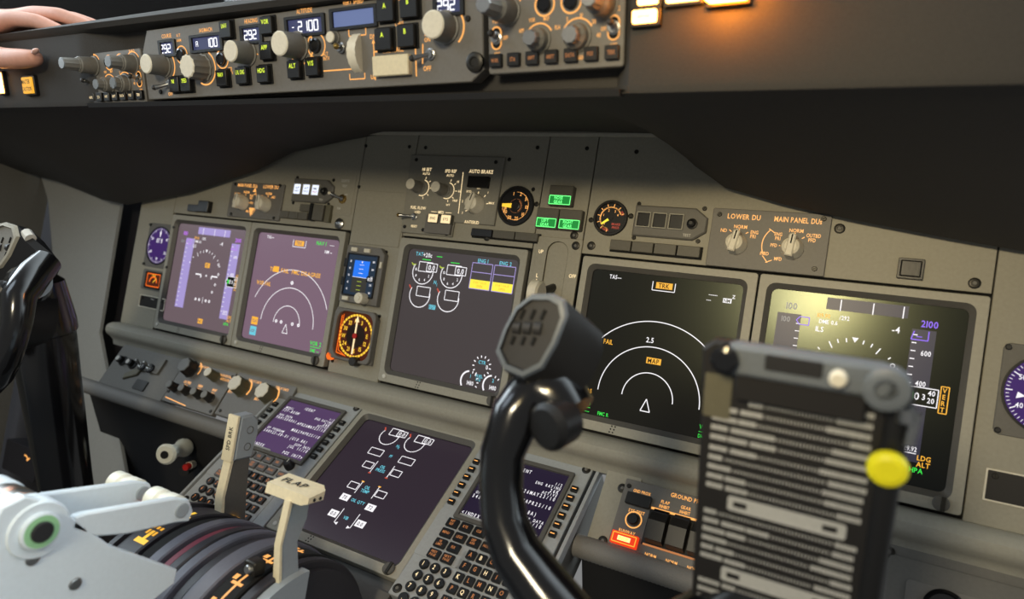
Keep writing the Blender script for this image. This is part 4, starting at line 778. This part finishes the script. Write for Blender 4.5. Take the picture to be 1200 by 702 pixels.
# warning lights on the face of the shield
def wlight(x, y, w, h, label, lines, m, cat='warning light'):
    t = thing('warning_light', label, cat, MCP.mat(x, y), 'warning lights in the glareshield')
    MB().box(0, 0, w+5, h+5, 2, 9, 'black_plastic', 1.5, .8).build('housing', t)
    b = MB(); zt = 22 if m == 'lamp_orange' else 12; b.box(0, 0, w, h, 9, zt, m, 1, .8)
    for i, s in enumerate(lines): b.text(s, 0, (len(lines)-1)*h*.22-i*h*.44, h*.26, zt+.1, 'legend_dark', sx=.7)
    b.build('lens', t, 'orange lit lens')
wlight(340, 9, 17, 8.5, 'small bright caution word light next to the near setup panel', ('ANTI-ICE',), 'lamp_yellow')
wlight(342, 20, 14, 7, 'small bright caution word light above the lower one near the setup panel', ('HYD',), 'lamp_yellow')
wlight(366, 20, 22, 8, 'wide bright caution word light left of the glaring orange lamp', ('DOORS',), 'lamp_yellow')
wlight(396, 21, 24, 16, 'glaring orange master caution lamp at the top edge of the picture', ('MASTER', 'CAUTION'), 'lamp_orange')
wlight(-478, -2, 22, 20, 'dim orange caution light under the thumb at far left', ('MASTER', 'CAUTION'), 'amber_sym')
wlight(-548, 4, 12, 26, 'bright orange light at the left picture edge below the hand', ('FIRE',), 'lamp_yellow')

# hand of the pilot on the shield
def skin(name, verts, edges, radii, parent, m, sub=2, root=0):
    me = bpy.data.meshes.new(name); me.from_pydata([tuple(c*S for c in v) for v in verts], edges, []); me.materials.append(MATS[m])
    o = bpy.data.objects.new(name, me); C.objects.link(o); o.parent = parent
    o.modifiers.new('Skin', 'SKIN'); sk = me.skin_vertices[0].data if me.skin_vertices else None
    if sk is None: me.attributes; 
    for i, r in enumerate(radii): me.skin_vertices[0].data[i].radius = (r*S, r*S)
    me.skin_vertices[0].data[root].use_root = True
    sb = o.modifiers.new('Sub', 'SUBSURF'); sb.levels = sub; sb.render_levels = sub
    me.polygons.foreach_set('use_smooth', [True]*len(me.polygons)); o.modifiers['Skin'].use_smooth_shade = True
    return o
t = thing('person', 'person reaching in from the left, bare hand gripping the glareshield edge', 'person', MCP.mat(-520, 51))
V = [(-60, 22, 14)]; Ed = []; Rd = [24]
def chain(a, pts, rs):
    for p, r in zip(pts, rs): V.append(p); Rd.append(r); Ed.append((a, len(V)-1)); a = len(V)-1
    return a
w1 = chain(0, [(-110, 30, 16), (-160, 34, 20), (-240, 30, 40), (-340, 20, 80)], [22, 24, 30, 36])
chain(0, [(-48, 6, 26), (-15, -14, 26), (28, -21, 24), (62, -23, 22), (96, -24, 18)], [19, 16, 14, 13, 9.5])           # thumb
k0 = chain(0, [(-22, 28, 4)], [17]); chain(k0, [(20, 30, 2), (62, 24, -4), (98, 10, -10), (116, 2, -12)], [11, 9.5, 8.5, 6.5])
k1 = chain(0, [(-20, 32, -16)], [16]); chain(k1, [(28, 38, -20), (76, 33, -24), (116, 20, -30), (134, 13, -32)], [11, 9.5, 8.5, 6.5])
k2 = chain(0, [(-24, 32, -36)], [15]); chain(k2, [(22, 37, -41), (66, 33, -46), (104, 22, -50), (120, 16, -52)], [10.5, 9, 8, 6])
k3 = chain(0, [(-32, 30, -54)], [13]); chain(k3, [(8, 34, -62), (44, 30, -68), (76, 22, -72), (90, 17, -74)], [9, 8, 7, 5.5])
skin('hand', V, Ed, Rd, t, 'skin')
b = MB(); b.tube([(-190, 33, 25), (-200, 33, 28), (-270, 28, 52), (-380, 16, 98)], [38, 40, 44, 52], 'sleeve', 20); b.build('shirt_cuff', t, 'pale shirt cuff')
b = MB(); b.T = Matrix.Translation((100, -17, 24)) @ Matrix.Rotation(.4, 4, 'Z'); b.sphere((0, 0, 0), 6, 'nail', 12, 8, (1.1, .45, .7)); b.build('thumb_nail', t)

# ================================================================ throttle quadrant
PV, PW, PR = 440.0, 275.0, 105.0            # lever pivot (v, w) and cover radius
def qpt(u, r, a): return (u, -(PV-r*math.cos(a)), PW+r*math.sin(a))       # angle from the top, aft positive; x u, y up, z aft
QB = thing('throttle_quadrant', 'dark arched throttle housing with curved slots and amber marks', 'throttle', MAIN.mat(0, 0))
def arcband(name, u0, u1, r, m, a0=-75, a1=80, lab=None, th=14, ch=1.5):
    b = MB(); A0, A1 = math.radians(a0), math.radians(a1); rs = []
    for i in range(31):
        a = A0+(A1-A0)*i/30; rs.append([qpt(u0, r-th, a), qpt(u0, r-ch, a), qpt(u0+ch, r, a), qpt(u1-ch, r, a), qpt(u1, r-ch, a), qpt(u1, r-th, a)])
    b.rings(rs, m); return b
def onarc(b, u, a, w, l, m, r):           # a flat mark on the arc
    a0, a1 = math.radians(a-l/2), math.radians(a+l/2)
    n = 6; vs = []
    for i in range(n+1):
        q = a0+(a1-a0)*i/n; vs += [qpt(u-w/2, r, q), qpt(u+w/2, r, q)]
    b.add(vs, [(2*i, 2*i+2, 2*i+3, 2*i+1) for i in range(n)], m)
bands = [(303, 331, 106, 'quadrant_plastic'), (333, 347, 103, 'gap_black'), (349, 362, 107, 'quadrant_band'), (364, 373, 103, 'quadrant_red'), (375, 386, 106.5, 'quadrant_plastic'), (388, 400, 107, 'quadrant_band'), (402, 413, 103, 'quadrant_plastic'), (415, 434, 107, 'quadrant_band'), (436, 461, 104, 'gap_black'), (463, 474, 103, 'quadrant_plastic')]
for u0, u1, r, m in bands:
    b = arcband('arc', u0, u1, r, m)
    if u0 == 303:
        for a in (8, 32): onarc(b, 322, a, 16, 3, 'rmi_yellow', r+.4); onarc(b, 322, a-4, 4, 7, 'rmi_yellow', r+.4)
        for k in range(3): onarc(b, 322-5+5*k, 26, 3, 3, 'amber_sym', r+.5); onarc(b, 322-5+5*k, 22, 3, 2, 'amber_sym', r+.5)
        onarc(b, 326, -26, 3, 7, 'amber_hot' if False else 'amber_sym', r+.4); onarc(b, 318, -24, 3, 7, 'amber_sym', r+.4)
    if u0 == 436:
        onarc(b, 450, 18, 2.4, 60, 'amber', r+.4)
        for a in (-8, 12, 30, 44): onarc(b, 450, a, 13, 1.6, 'amber', r+.5); onarc(b, 443, a-3, 5, 3, 'amber', r+.5)
    b.build('quadrant_arc', QB, 'dull red curved slot cover' if m == 'quadrant_red' else None)
b = MB()
for u0, u1, r in ((296, 302, 109), (475, 482, 96)):
    b.rings([[(u, -(PV-r*math.cos(a)), PW+r*math.sin(a)) for a in [math.radians(-85+175*i/24) for i in range(25)]]+[(u, -PV-260, PW+r+20), (u, -PV-260, PW-r)] for u in (u0, u1)], 'quadrant_plastic')
b.build('side_wall', QB)
b = MB(); b.rings([[(u, -(PV-(100-i*.2)*math.cos(a)), PW+(100)*math.sin(a)) for i, a in enumerate([math.radians(2+68*k/14) for k in range(15)])]+[(u, -PV-200, PW+120), (u, -PV-200, PW+4)] for u in (462.5, 484)], 'lever_blue')
b.build('gate_plate', QB, 'pale grey flap gate plate')
b = MB(); _g = at_u(298, 664, 456); b.T = Matrix.Translation((456, -_g.y, _g.z)); b.box(0, 0, 14, 12, -6, 6, 'screw_dark', 2, 1).lathe(2, 0, [(4, 6), (4, 9), (3, 10)], 'steel', 12); b.build('gate_stop', QB, 'metal gate stop block')

# levers: built in vertical planes (x forward, y up, z right)
def uplane(px, py, u): p = at_u(px, py, u); return (-p.z, -p.y)
def lever_frame(u): return USURF(u).mat(-PW, -PV)
def rel(p): return (p[0]+PW, p[1]+PV)
def outl(pts, u): return [rel(uplane(x, y, u)) for x, y in pts]
t = thing('thrust_lever', 'near pale blue thrust lever plate with round dark button, bottom left corner', 'lever', lever_frame(424), 'thrust levers')
TL = outl([(66, 590), (92, 612), (130, 640), (208, 668), (204, 684), (170, 712), (60, 760), (-30, 760), (-20, 640), (2, 596), (30, 582)], 428)
def thrust(t, full=True):
    b = MB(); b.prism(TL, -6, 4, 'lever_paint', 1); b.build('lever_plate', t)
    kc = rel(uplane(45, 621, 428))
    b = MB(); b.lathe(*kc, [(17, -46), (19, -44), (19, -36), (16, -34), (16, -30), (19, -28), (19, -20), (16, -18), (16, -14), (17, -12)], 'steel', 36).lathe(*kc, [(20, -13), (20, 3), (18.5, 5.5), (13, 5.6)], 'lever_paint', 36).lathe(*kc, [(12.5, 5), (12.5, 8), (11, 8.6)], 'lever_paint', 28, 'green_ring'); grip = b.build('lever_grip', t)
    MB().lathe(*kc, [(7, 8), (7, 9.6), (6, 10.4)], 'dark_rubber', 24).build('go_around_button', grip, 'round dark button in a pale green ring')
    # reverse lever
    rv = outl([(88, 606), (100, 602), (205, 584), (222, 586), (227, 599), (222, 611), (206, 613), (150, 626), (112, 629), (84, 620)], 428)
    b = MB(); b.prism(rv, -2, 4, 'lever_paint', 1.2); e = rel(uplane(213, 598, 428)); b.lathe(*e, [(6, 4), (6, 5), (5, 5.4)], 'lever_blue', 20); rvl = b.build('reverse_lever', t)
    MB().lathe(*e, [(9, -34), (10, -33), (10, -22), (8, -20), (8, -16), (10, -14), (10, -3)], 'roller_white', 28).build('reverse_grip', rvl, 'off white roller')
glow('green_ring', (150, 200, 150), .02, (150, 200, 150))
MATS['green_ring'].node_tree.nodes['Principled BSDF'].inputs['Emission Strength'].default_value = 0
thrust(t)
for x, y in ((38, 655), (88, 684)):
    p = rel(uplane(x, y, 428)); MB().lathe(*p, [(4.4, 3.8), (4.4, 4.8), (3, 5.4)], 'steel', 14).build('rivet', t)
t2 = thing('thrust_lever', 'far pale blue thrust lever, mostly hidden behind the near one', 'lever', lever_frame(372), 'thrust levers')
TL = [(x-8, y-4) for x, y in TL]; thrust(t2)
MB().lathe(*rel(uplane(166, 588, 372)), [(5, 2), (5, 9), (4, 10)], 'red_plastic', 16).build('disconnect_button', t2, 'small red button')
# speed brake lever
t = thing('speed_brake_lever', 'upright lever with cream edged block reading SPD BRK before the left keypad', 'lever', lever_frame(318), 'short handled levers')
kb = [rel(uplane(x, y, 318)) for x, y in ((271, 486), (298, 492), (288, 538), (266, 534))]
fw = rel(uplane(282, 512, 318))
b = MB(); b.T = Matrix.Translation((fw[0], fw[1], 0)); b.prism([(-11, 24), (6, 26), (14, 20), (17, 4), (13, -22), (-11, -24)], -6, 8, 'lever_blue', 2.5); b.build('knob', t, 'pale blue grey knob')
b = MB(); b.T = Matrix.Translation((fw[0]-13, fw[1], 0)); b.box(0, 0, 4, 49, -6.5, 8, 'lever_cream', 1, .8)
M0 = b.T; b.T = M0 @ Matrix(((0, 0, -1, -2.2), (0, 1, 0, 0), (1, 0, 0, .8), (0, 0, 0, 1))); b.text('SPD BRK', 0, 0, 5.5, .1, 'legend_dark', sx=.8, rot=math.pi/2); b.build('lettered_edge', t, 'cream edge lettered SPD BRK')
for y in (9, -9): MB().lathe(fw[0]+4, fw[1]+y, [(4.2, 7.8), (4.2, 8.6), (3, 7.6)], 'bezel_side', 16).build('rivet', t)
lo = rel(uplane(262, 606, 318))
b = MB(); b.prism([(fw[0]-9, fw[1]-23), (fw[0]+12, fw[1]-21), (fw[0]+16, fw[1]-60), (lo[0]+26, lo[1]-14), (lo[0]-2, lo[1]-14), (fw[0]-12, fw[1]-62)], -4, 6, 'bezel_side', .8); b.build('lever_arm', t)
b = MB(); b.prism([(fw[0]-13, fw[1]-23), (fw[0]-9, fw[1]-23), (fw[0]-12, fw[1]-62), (lo[0]-2, lo[1]-14), (lo[0]-6, lo[1]-14), (fw[0]-16, fw[1]-62)], -4.5, 6.5, 'lever_cream', .5); b.build('arm_edge', t, 'cream front edge')
# flap lever
t = thing('flap_lever', 'bent lever with cream wedge knob lettered FLAP before the lower screen', 'lever', lever_frame(468), 'short handled levers')
fk = rel(uplane(347, 571, 468))
b = MB(); b.T = Matrix.Translation((fk[0], fk[1], 0))
b.rings([[(x, y, zz) for x, y in pr] for zz, pr in ((-26, [(-9, -7), (9, -6), (10, 2), (-9, -2)]), (-24, [(-12, -9), (13, -8), (13, 5), (-11, 0)]), (20, [(-12, -9), (13, -8), (13, 5), (-11, 0)]), (25, [(-9, -7), (9, -6), (10, 2), (-9, -2)]))], 'lever_cream'); b.build('knob', t)
b = MB(); b.T = Matrix.Translation((fk[0]+1, fk[1]+3.1, 0)) @ Matrix.Rotation(math.atan2(5, 24), 4, 'Z') @ Matrix(((0, 1, 0, 0), (0, 0, 1, 0), (1, 0, 0, 0), (0, 0, 0, 1))); b.text('FLAP', -2, 0, 8, .3, 'legend_dark', sx=1.1); b.build('knob_lettering', t)
fb = rel(uplane(335, 700, 468))
b = MB(); b.prism([(fk[0]-10, fk[1]-8), (fk[0]+10, fk[1]-8), (fk[0]+11, fk[1]-26), (fk[0]+4, fk[1]-46), (fb[0]+16, fb[1]-30), (fb[0]-8, fb[1]-30), (fk[0]-14, fk[1]-46)], 3, 9, 'lever_blue', .8); b.build('lever_arm', t)
b = MB(); b.prism([(fk[0]-14, fk[1]-8), (fk[0]-10, fk[1]-8), (fk[0]-14, fk[1]-46), (fb[0]-8, fb[1]-30), (fb[0]-13, fb[1]-30), (fk[0]-17, fk[1]-46)], 2.5, 9.5, 'lever_cream', .5); b.build('arm_edge', t, 'cream front edge')
for x, y in ((fk[0]-2, fk[1]-4.5), (fk[0]+5, fk[1]-4)): MB().lathe(x, y, [(1.6, 24), (1.6, 25.4)], 'gap_black', 10).build('rivet', t)

# pull handle and red button under the left rail
t = bpy.data.objects['pull_handle']; inv = lambda p: (p.x-40, -p.y-330+660 if False else -p.y+330-0, p.z)
t.matrix_world = MAIN.mat(40, -330)
def ml(px, py, w): p = at_w(px, py, w); return (p.x-40, -p.y+330, p.z)
a, c = Vector(ml(217, 524, 12)), Vector(ml(193, 533, 66))
b = MB(); b.tube([a+(c-a)*k for k in (0, .1, .3, .55, .8, .93, 1)], [14, 15, 11, 10, 14, 16, 13], 'roller_white', 24); b.tube([c-(c-a)*.02, c+(c-a)*.03], 6, 'gap_black', 16); b.build('spool_handle', t)
b = MB(); e = Vector(ml(222, 523, -6)); b.tube([e, a+(c-a)*.06], [16, 12], 'dark_rubber', 16); b.tube([Vector(ml(226, 545, -4)), Vector(ml(215, 552, 20))], [8, 9], 'dark_rubber', 14); b.build('handle_stem', t)
b = MB(); b.tube([Vector(ml(226, 544, 4)), Vector(ml(221, 546, 22))], [6, 6], 'knob_cream', 14); p = Vector(ml(217, 548, 30)); b.tube([Vector(ml(221, 546, 22)), p], [5.5, 5], 'red_plastic', 14); b.build('red_button', t, 'small red tipped button')

# ================================================================ control wheels
def yoke(name, label, u0, mir, full):
    t = thing('control_wheel', label, 'control wheel', MAIN.mat(u0, 0), 'black control wheels'); sg = -1 if mir else 1
    def p(u, v, w): return (sg*(u-870), -v, w)
    c_ = [at_w(x, y, 362) for x, y in ((606, 484), (589, 530), (587, 570), (591, 610), (605, 648), (634, 688))]
    b = MB(); pts = [(722, 108, 332), (714, 124, 346), (708, 140, 356)]+[(q.x, q.y, 362) for q in c_]+[(768, 268, 362), (804, 270, 352), (840, 248, 330), (870, 215, 308)]
    b.tube([p(*q) for q in pts], [15, 17, 17, 16.5, 14.5, 14.2, 15, 16.5, 18, 20, 21, 25, 30], 'black_gloss', 22)
    b.tube([p(710, 132, 350), p(722, 136, 346), p(734, 146, 346)], [20, 23, 19], 'black_gloss', 18)
    if full is not None:
        pts = [(870, 215, 308), (920, 246, 332), (970, 262, 358), (1010, 256, 366), (1034, 230, 366), (1042, 200, 364), (1036, 160, 364), (1022, 112, 356), (1010, 84, 350)]
        b.tube([p(*q) for q in pts], [34, 28, 20, 18, 17, 16, 16, 18, 20], 'black_gloss', 20)
    b.build('wheel_rim', t)
    # grip head with the number wheels
    FP = [(622, 346), (646, 346), (659, 353), (662, 370), (650, 402), (634, 430), (612, 441), (590, 432), (581, 412), (590, 386), (604, 360)]
    RP = [(672, 366), (690, 372), (708, 390), (708, 414), (694, 446), (676, 466), (650, 474), (628, 464), (618, 450), (640, 420), (660, 385)]
    if mir:
        FP = [(-14, 266), (4, 261), (16, 265), (19, 277), (9, 299), (0, 312), (-16, 318), (-26, 300)]; RP = [(34, 266), (52, 282), (66, 300), (70, 318), (56, 346), (26, 366), (-10, 360), (0, 320)]
    wf, wr = (346, 322) if mir else (374, 350); lx = lambda q: (q.x-u0, -q.y)
    F = [lx(at_w(x, y, wf)) for x, y in FP]; R = [lx(at_w(x, y, wr)) for x, y in RP]
    h = MB(); cen = lambda P_: (sum(q[0] for q in P_)/len(P_), sum(q[1] for q in P_)/len(P_)); fc, rc = cen(F), cen(R)
    sc_ = lambda P_, c_, k, w, dx=0, dy=0: [(c_[0]+(x-c_[0])*k+dx, c_[1]+(y-c_[1])*k+dy, w) for x, y in P_]
    f0, f1, f2, f3 = sc_(F, fc, 1, wf), sc_(F, fc, 1.05, wf-3), sc_(F, fc, .88, wf+.6), sc_(F, fc, .85, wf-2.4)
    pc = cen(RP); R1 = [lx(at_w(pc[0]+(x-pc[0])*.93, pc[1]+(y-pc[1])*.93, wr-24)) for x, y in RP]; rc1 = cen(R1)
    r0, r1, r2 = sc_(R, rc, .97, wr), sc_(R1, rc1, 1, wr-24), sc_(R1, rc1, .6, wr-28)
    flip = lambda rs: [list(reversed(r)) for r in rs]
    h.rings(flip([r2, r1, r0, f1]), 'black_plastic', True, False); h.rings(flip([f1, f0, f2]), 'clip_grey' if not mir else 'bezel_paint', False, False); h.rings(flip([f2, f3]), 'knob_dark' if not mir else 'knob_grey', False, True)
    if mir: h.tube([lx(at_w(31, 273, 336))+(336,), lx(at_w(36, 280, 336))+(336,)], 6, 'legend_white', 10)
    else: q1, q2, q3 = [lx(at_w(*q, 357))+(357,) for q in ((679, 374), (670, 398), (661, 424))]; h.tube([q1, q2, q3], 1.8, 'bezel_paint', 8); h.tube([p(726, 126, 356), p(726, 126, 360)], 3, 'brass', 10)
    head = h.build('switch_head', t)
    for k in range(3):
        d = MB()
        if mir: q = at_w(-9+9*k, 290, 344); x, y = q.x-u0, -q.y
        else: q = at_w(607+12*k, 384+.5*k, 371); x, y = q.x-u0, -q.y
        w = wf-2
        d.tube([(x-2.6, y, w-2), (x+2.6, y, w-2)], 4.6, 'knob_dark', 12); d.tube([(x-2, y, w), (x+2, y, w)], 2.2, 'wheel_digit', 10); d.build('number_wheel', head)
        d = MB(); d.tube([(x+3, y+12, w-.6), (x+1, y+5.5, w-.6)], 1.5, 'gap_black', 8); d.tube([(x-1, y-5.5, w-.6), (x-2.5, y-11, w-.6)], 1.5, 'gap_black', 8); d.build('slot', head)
    if not mir:
        d = MB(); d.tube([p(694, 104, 352), p(684, 107, 352)], [9, 8], 'olive_cap', 16); d.build('trim_knob', head)
    d = MB(); d.tube([p(735, 148, 356), p(732, 152, 372), p(731, 153, 375)], [14, 15, 12], 'black_plastic', 22); d.build('grip_end', t)
    d = MB(); d.tube([p(870, 185, 255), p(870, 185, 318), p(870, 185, 324)], [46, 46, 40], 'black_plastic', 28); d.build('hub', t)
    d = MB(); d.tube([p(870, 128, 272), p(870, 140, 268), p(870, 190, 252), p(870, 205, 247), p(870, 207, 246), p(870, 400, 186), p(870, 640, 112)], [20, 34, 41, 41, 38, 33, 30], 'black_gloss', 28); d.build('column', t)
    return t, p
t, p = yoke('y', 'near black control wheel with number wheels and a white lined checklist plate', 870, False, True)
# checklist plate on the hub (parts of the wheel)
def vp(px, py, dz=0):
    o = VERT.o+VERT.n*dz; q = at_plane(px, py, o, VERT.n)-o; return (q.dot(VERT.ex), q.dot(VERT.ey))
inv = t.matrix_world.inverted() @ VERT.mat()
b = MB(); o = [(-52, 52), (-46, 57), (30, 57), (40, 50), (42, -150), (-46, -150), (-50, 20)]; b.prism(o, -8, 0, 'plate_black', 1.5)
b.box(-42, 27, 14, 24, 0, .3, 'olive_cap', 1, .1); cp = b.build('checklist_plate', t, 'black checklist plate with white printed lines', inv)
pr = MB(); y = 31.5
rows = 'ttttttdttttbttttttbttttttttbttttttttt'
R2 = random.Random(3); L0, L1 = -44, 31
for c in rows:
    if y < -146: break
    if c == 'b':
        y -= 2.5; w = 58; cx = -3; pr.frame(rrect(cx, y, w, 8.4, 1.6), rrect(cx, y, w-1.4, 7, 1), .05, .5, 'plate_print', .1); pr.prism(rrect(cx, y, w-1.4, 7, 1), .05, .3, 'plate_print'); pr.quad(cx-w/2+3, y-1.6, cx-w/2+10, y+1.6, .4, 'plate_black'); pr.quad(cx+w/2-11, y-1.6, cx+w/2-4, y+1.6, .4, 'plate_black'); y -= 8; continue
    if c == 'd': y -= .8
    x = L0; n = R2.choice((1, 1, 2, 2, 3)); 
    if y > 24: x = L0+18
    for i in range(n):
        l = R2.uniform(6, 13); k = x
        while k < x+l: g = R2.uniform(.9, 1.5); pr.quad(k, y-1.35, k+g, y+1.35, .12, 'plate_print'); k += g+.22
        x += l+1.6
    e = R2.uniform(9, 22); xe = L1-e-y*0
    while x < xe: pr.quad(x, y-.9, x+.75, y+.7, .12, 'plate_print'); x += 1.6
    k = xe+1
    while k < L1: g = R2.uniform(.9, 1.5); pr.quad(k, y-1.35, k+g, y+1.35, .12, 'plate_print'); k += g+.22
    y -= 5.5
pr.build('printed_lines', cp, 'white printed checklist lines and boxed headings')
b = MB(); b.box(-1, 51, 76, 16, 0, 9, 'clip_grey', 5, 2).box(-3, 36, 60, 14, 0, 6, 'plate_black', 2, 1).lathe(-38, 51, [(7, 5), (7, 12), (5, 13)], 'black_gloss', 18).box(-6, 53, 26, 8, 9, 10, 'dark_rubber', 1).lathe(14, 51, [(4, 9), (4, 13), (3, 14)], 'knob_cream', 14).lathe(34, 49, [(10, 2), (10, 11), (8, 12), (5, 12), (4.5, 5)], 'clip_grey', 22).build('spring_clip', t, 'grey spring clip', inv)
b = MB(); b.tube([(40, 48, -3), (40, -150, -3)], 6, 'black_plastic', 14); s1, s2, s3 = vp(1062, 478, 6), vp(1062, 494, 6), vp(1074, 484, 4); b.tube([(*s1, 6), (*s2, 6)], 4, 'steel', 12); b.tube([(*s3, 4), (s3[0]-1, s3[1]-16, 4)], 2.4, 'steel', 12); b.tube([(s3[0], s3[1]-2, 4), (40, s3[1]-4, -3)], 2.4, 'steel', 10); b.build('slider_track', cp, 'black slider rod with steel clip')
yk = vp(1040, 550, 8)
b = MB(); b.lathe(yk[0], yk[1], [(5, 0), (5, 4), (8, 5), (9, 6.5), (9, 8), (8, 10), (5.5, 11)], 'yellow_knob', 30); b.build('slider_knob', cp, 'bright yellow round slider knob')
# captain's wheel (mirrored) and column
t, p = yoke('y', 'far black control wheel and thick column at the left picture edge', -68, True, None)

# ================================================================ surroundings
def sheet(name, pts, m, th=6):
    P_ = [W(*q) for q in pts]; n = (P_[1]-P_[0]).cross(P_[2]-P_[0]).normalized()*(th*S)
    k = len(P_); me = bpy.data.meshes.new(name); me.from_pydata([tuple(q) for q in P_]+[tuple(q-n) for q in P_], [], [tuple(range(k)), tuple(reversed(range(k, 2*k)))]+[(i, k+i, k+(i+1) % k, (i+1) % k) for i in range(k)])
    me.materials.append(MATS[m]); o = bpy.data.objects.new(name, me); C.objects.link(o); return struct(o)
gl = bpy.data.materials.new('windscreen_glass'); gl.use_nodes = True; gn = gl.node_tree; gn.nodes.clear()
go = gn.nodes.new('ShaderNodeOutputMaterial'); gm = gn.nodes.new('ShaderNodeMixShader'); gt = gn.nodes.new('ShaderNodeBsdfTransparent'); gg = gn.nodes.new('ShaderNodeBsdfGlossy'); gf = gn.nodes.new('ShaderNodeFresnel')
gt.inputs['Color'].default_value = (.94, .97, .98, 1); gg.inputs['Roughness'].default_value = .02; gf.inputs['IOR'].default_value = 1.45
gn.links.new(gf.outputs[0], gm.inputs[0]); gn.links.new(gt.outputs[0], gm.inputs[1]); gn.links.new(gg.outputs[0], gm.inputs[2]); gn.links.new(gm.outputs[0], go.inputs[0]); MATS['windscreen_glass'] = gl
sheet('window_1', [(-3500, -215, -300), (1700, -215, -300), (1700, -900, 60), (-3500, -900, 60)], 'windscreen_glass', 8)
def aw(x, y, w): q = at_w(x, y, w); return (q.x, q.y, q.z)
sheet('wall_left', [aw(140, 600, -24), aw(170, 640, -24), aw(153, 565, -24), aw(120, 390, -24), aw(147, 225, -24), aw(40, 170, -24), aw(60, 235, -24), aw(68, 330, -24), aw(85, 480, -24), aw(95, 640, -24)][2:], 'wall_paint')
sheet('wall_left.001', [(-1100, -400, -60), (-1100, 800, -60), (-200, 800, -60), (-200, -400, -60)], 'quadrant_plastic')
sheet('wall_left.002', [(-700, -80, -40), (-700, 900, -40), (-760, 900, 900), (-760, -80, 900)], 'panel_dark_paint')
sheet('floor', [(-800, 760, -150), (-800, 1000, 1200), (1500, 1000, 1200), (1500, 760, -150)], 'floor_grey')

q = at_w(2, 545, 40)
t = thing('side_console', 'dark side console with one small amber legend at the left picture edge', 'console', MAIN.mat(q.x, -q.y))
b = MB(); b.box(-20, 0, 120, 60, -40, 0, 'quadrant_plastic', 3, 1).arc(-2, 2, 12, 20, 110, 3, .2, 'amber').line(4, 6, 14, 12, 3, .2, 'amber'); b.build('console_body', t)
# ================================================================ camera, light
cam = bpy.data.cameras.new('camera'); co = bpy.data.objects.new('camera', cam); C.objects.link(co)
cam.sensor_width = 36; cam.sensor_fit = 'HORIZONTAL'; cam.lens = FPX/1200*36; cam.clip_start = .01
rows = [RM[0], RM[1], RM[2]]
def dv(r): return D(r[0], r[1], -r[2])
X, Y, Z = dv(rows[0]), -dv(rows[1]), -dv(rows[2])
m = Matrix.Identity(4)
for i, a in enumerate((X, Y, Z)):
    for r in range(3): m[r][i] = a[r]
o = W(CP.x, CP.y, -CP.z)
for r in range(3): m[r][3] = o[r]
co.matrix_world = m
cam.dof.use_dof = True; cam.dof.focus_distance = .76; cam.dof.aperture_fstop = 4.6
bpy.context.scene.camera = co
sc = bpy.context.scene
sc.view_settings.view_transform = 'Standard'; sc.view_settings.look = 'None'; sc.view_settings.exposure = 0; sc.view_settings.gamma = 1; sc.view_settings.use_curve_mapping = False
wd = bpy.data.worlds.new('world'); sc.world = wd; wd.use_nodes = True; nt = wd.node_tree; bg = nt.nodes['Background']
tc = nt.nodes.new('ShaderNodeTexCoord'); sp = nt.nodes.new('ShaderNodeSeparateXYZ'); nt.links.new(tc.outputs['Generated'], sp.inputs['Vector'])
# bright overcast sky ahead of the windscreen, dim cabin behind
def mr(inp, a, b, lo=0, hi=1):
    n = nt.nodes.new('ShaderNodeMapRange'); n.interpolation_type = 'SMOOTHSTEP'; nt.links.new(inp, n.inputs['Value']); n.inputs['From Min'].default_value = a; n.inputs['From Max'].default_value = b; n.inputs['To Min'].default_value = lo; n.inputs['To Max'].default_value = hi; return n.outputs['Result']
fy = mr(sp.outputs['Y'], -.25, .3); fz = mr(sp.outputs['Z'], -.02, .12)
mu = nt.nodes.new('ShaderNodeMath'); mu.operation = 'MULTIPLY'; nt.links.new(fy, mu.inputs[0]); nt.links.new(fz, mu.inputs[1])
mx = nt.nodes.new('ShaderNodeMix'); mx.data_type = 'RGBA'; mx.inputs['A'].default_value = (.22, .222, .22, 1); mx.inputs['B'].default_value = (3.0, 3.4, 3.6, 1)
nt.links.new(mu.outputs[0], mx.inputs['Factor']); nt.links.new(mx.outputs['Result'], bg.inputs['Color'])
def area(name, loc, target, size, power, colr, spread=180):
    l = bpy.data.lights.new(name, 'AREA'); l.energy = power; l.color = colr; l.shape = 'DISK'; l.size = size; l.spread = math.radians(spread)
    o = bpy.data.objects.new(name, l); C.objects.link(o); o.location = loc; o.rotation_euler = (Vector(target)-Vector(loc)).to_track_quat('-Z', 'Y').to_euler(); return o
area('cabin_lamp', W(700, -120, 1500), W(560, 60, 0), .2, 9, (1, .87, .62))
area('side_window_light', W(-250, -420, 1250), W(120, 200, 60), .5, 2.5, (.74, .87, 1))

s = bpy.data.lights.new('map_lamp', 'SPOT'); s.energy = 8; s.color = (1, .76, .36); s.spot_size = math.radians(40); s.spot_blend = 1; s.shadow_soft_size = .02
so = bpy.data.objects.new('map_lamp', s); C.objects.link(so); so.location = W(786, -84, 960); so.rotation_euler = (W(800, 10, 0)-so.location).to_track_quat('-Z', 'Y').to_euler()
area('left_window_light', W(-900, -420, 620), W(380, 280, 330), .7, 11, (.8, .92, 1))
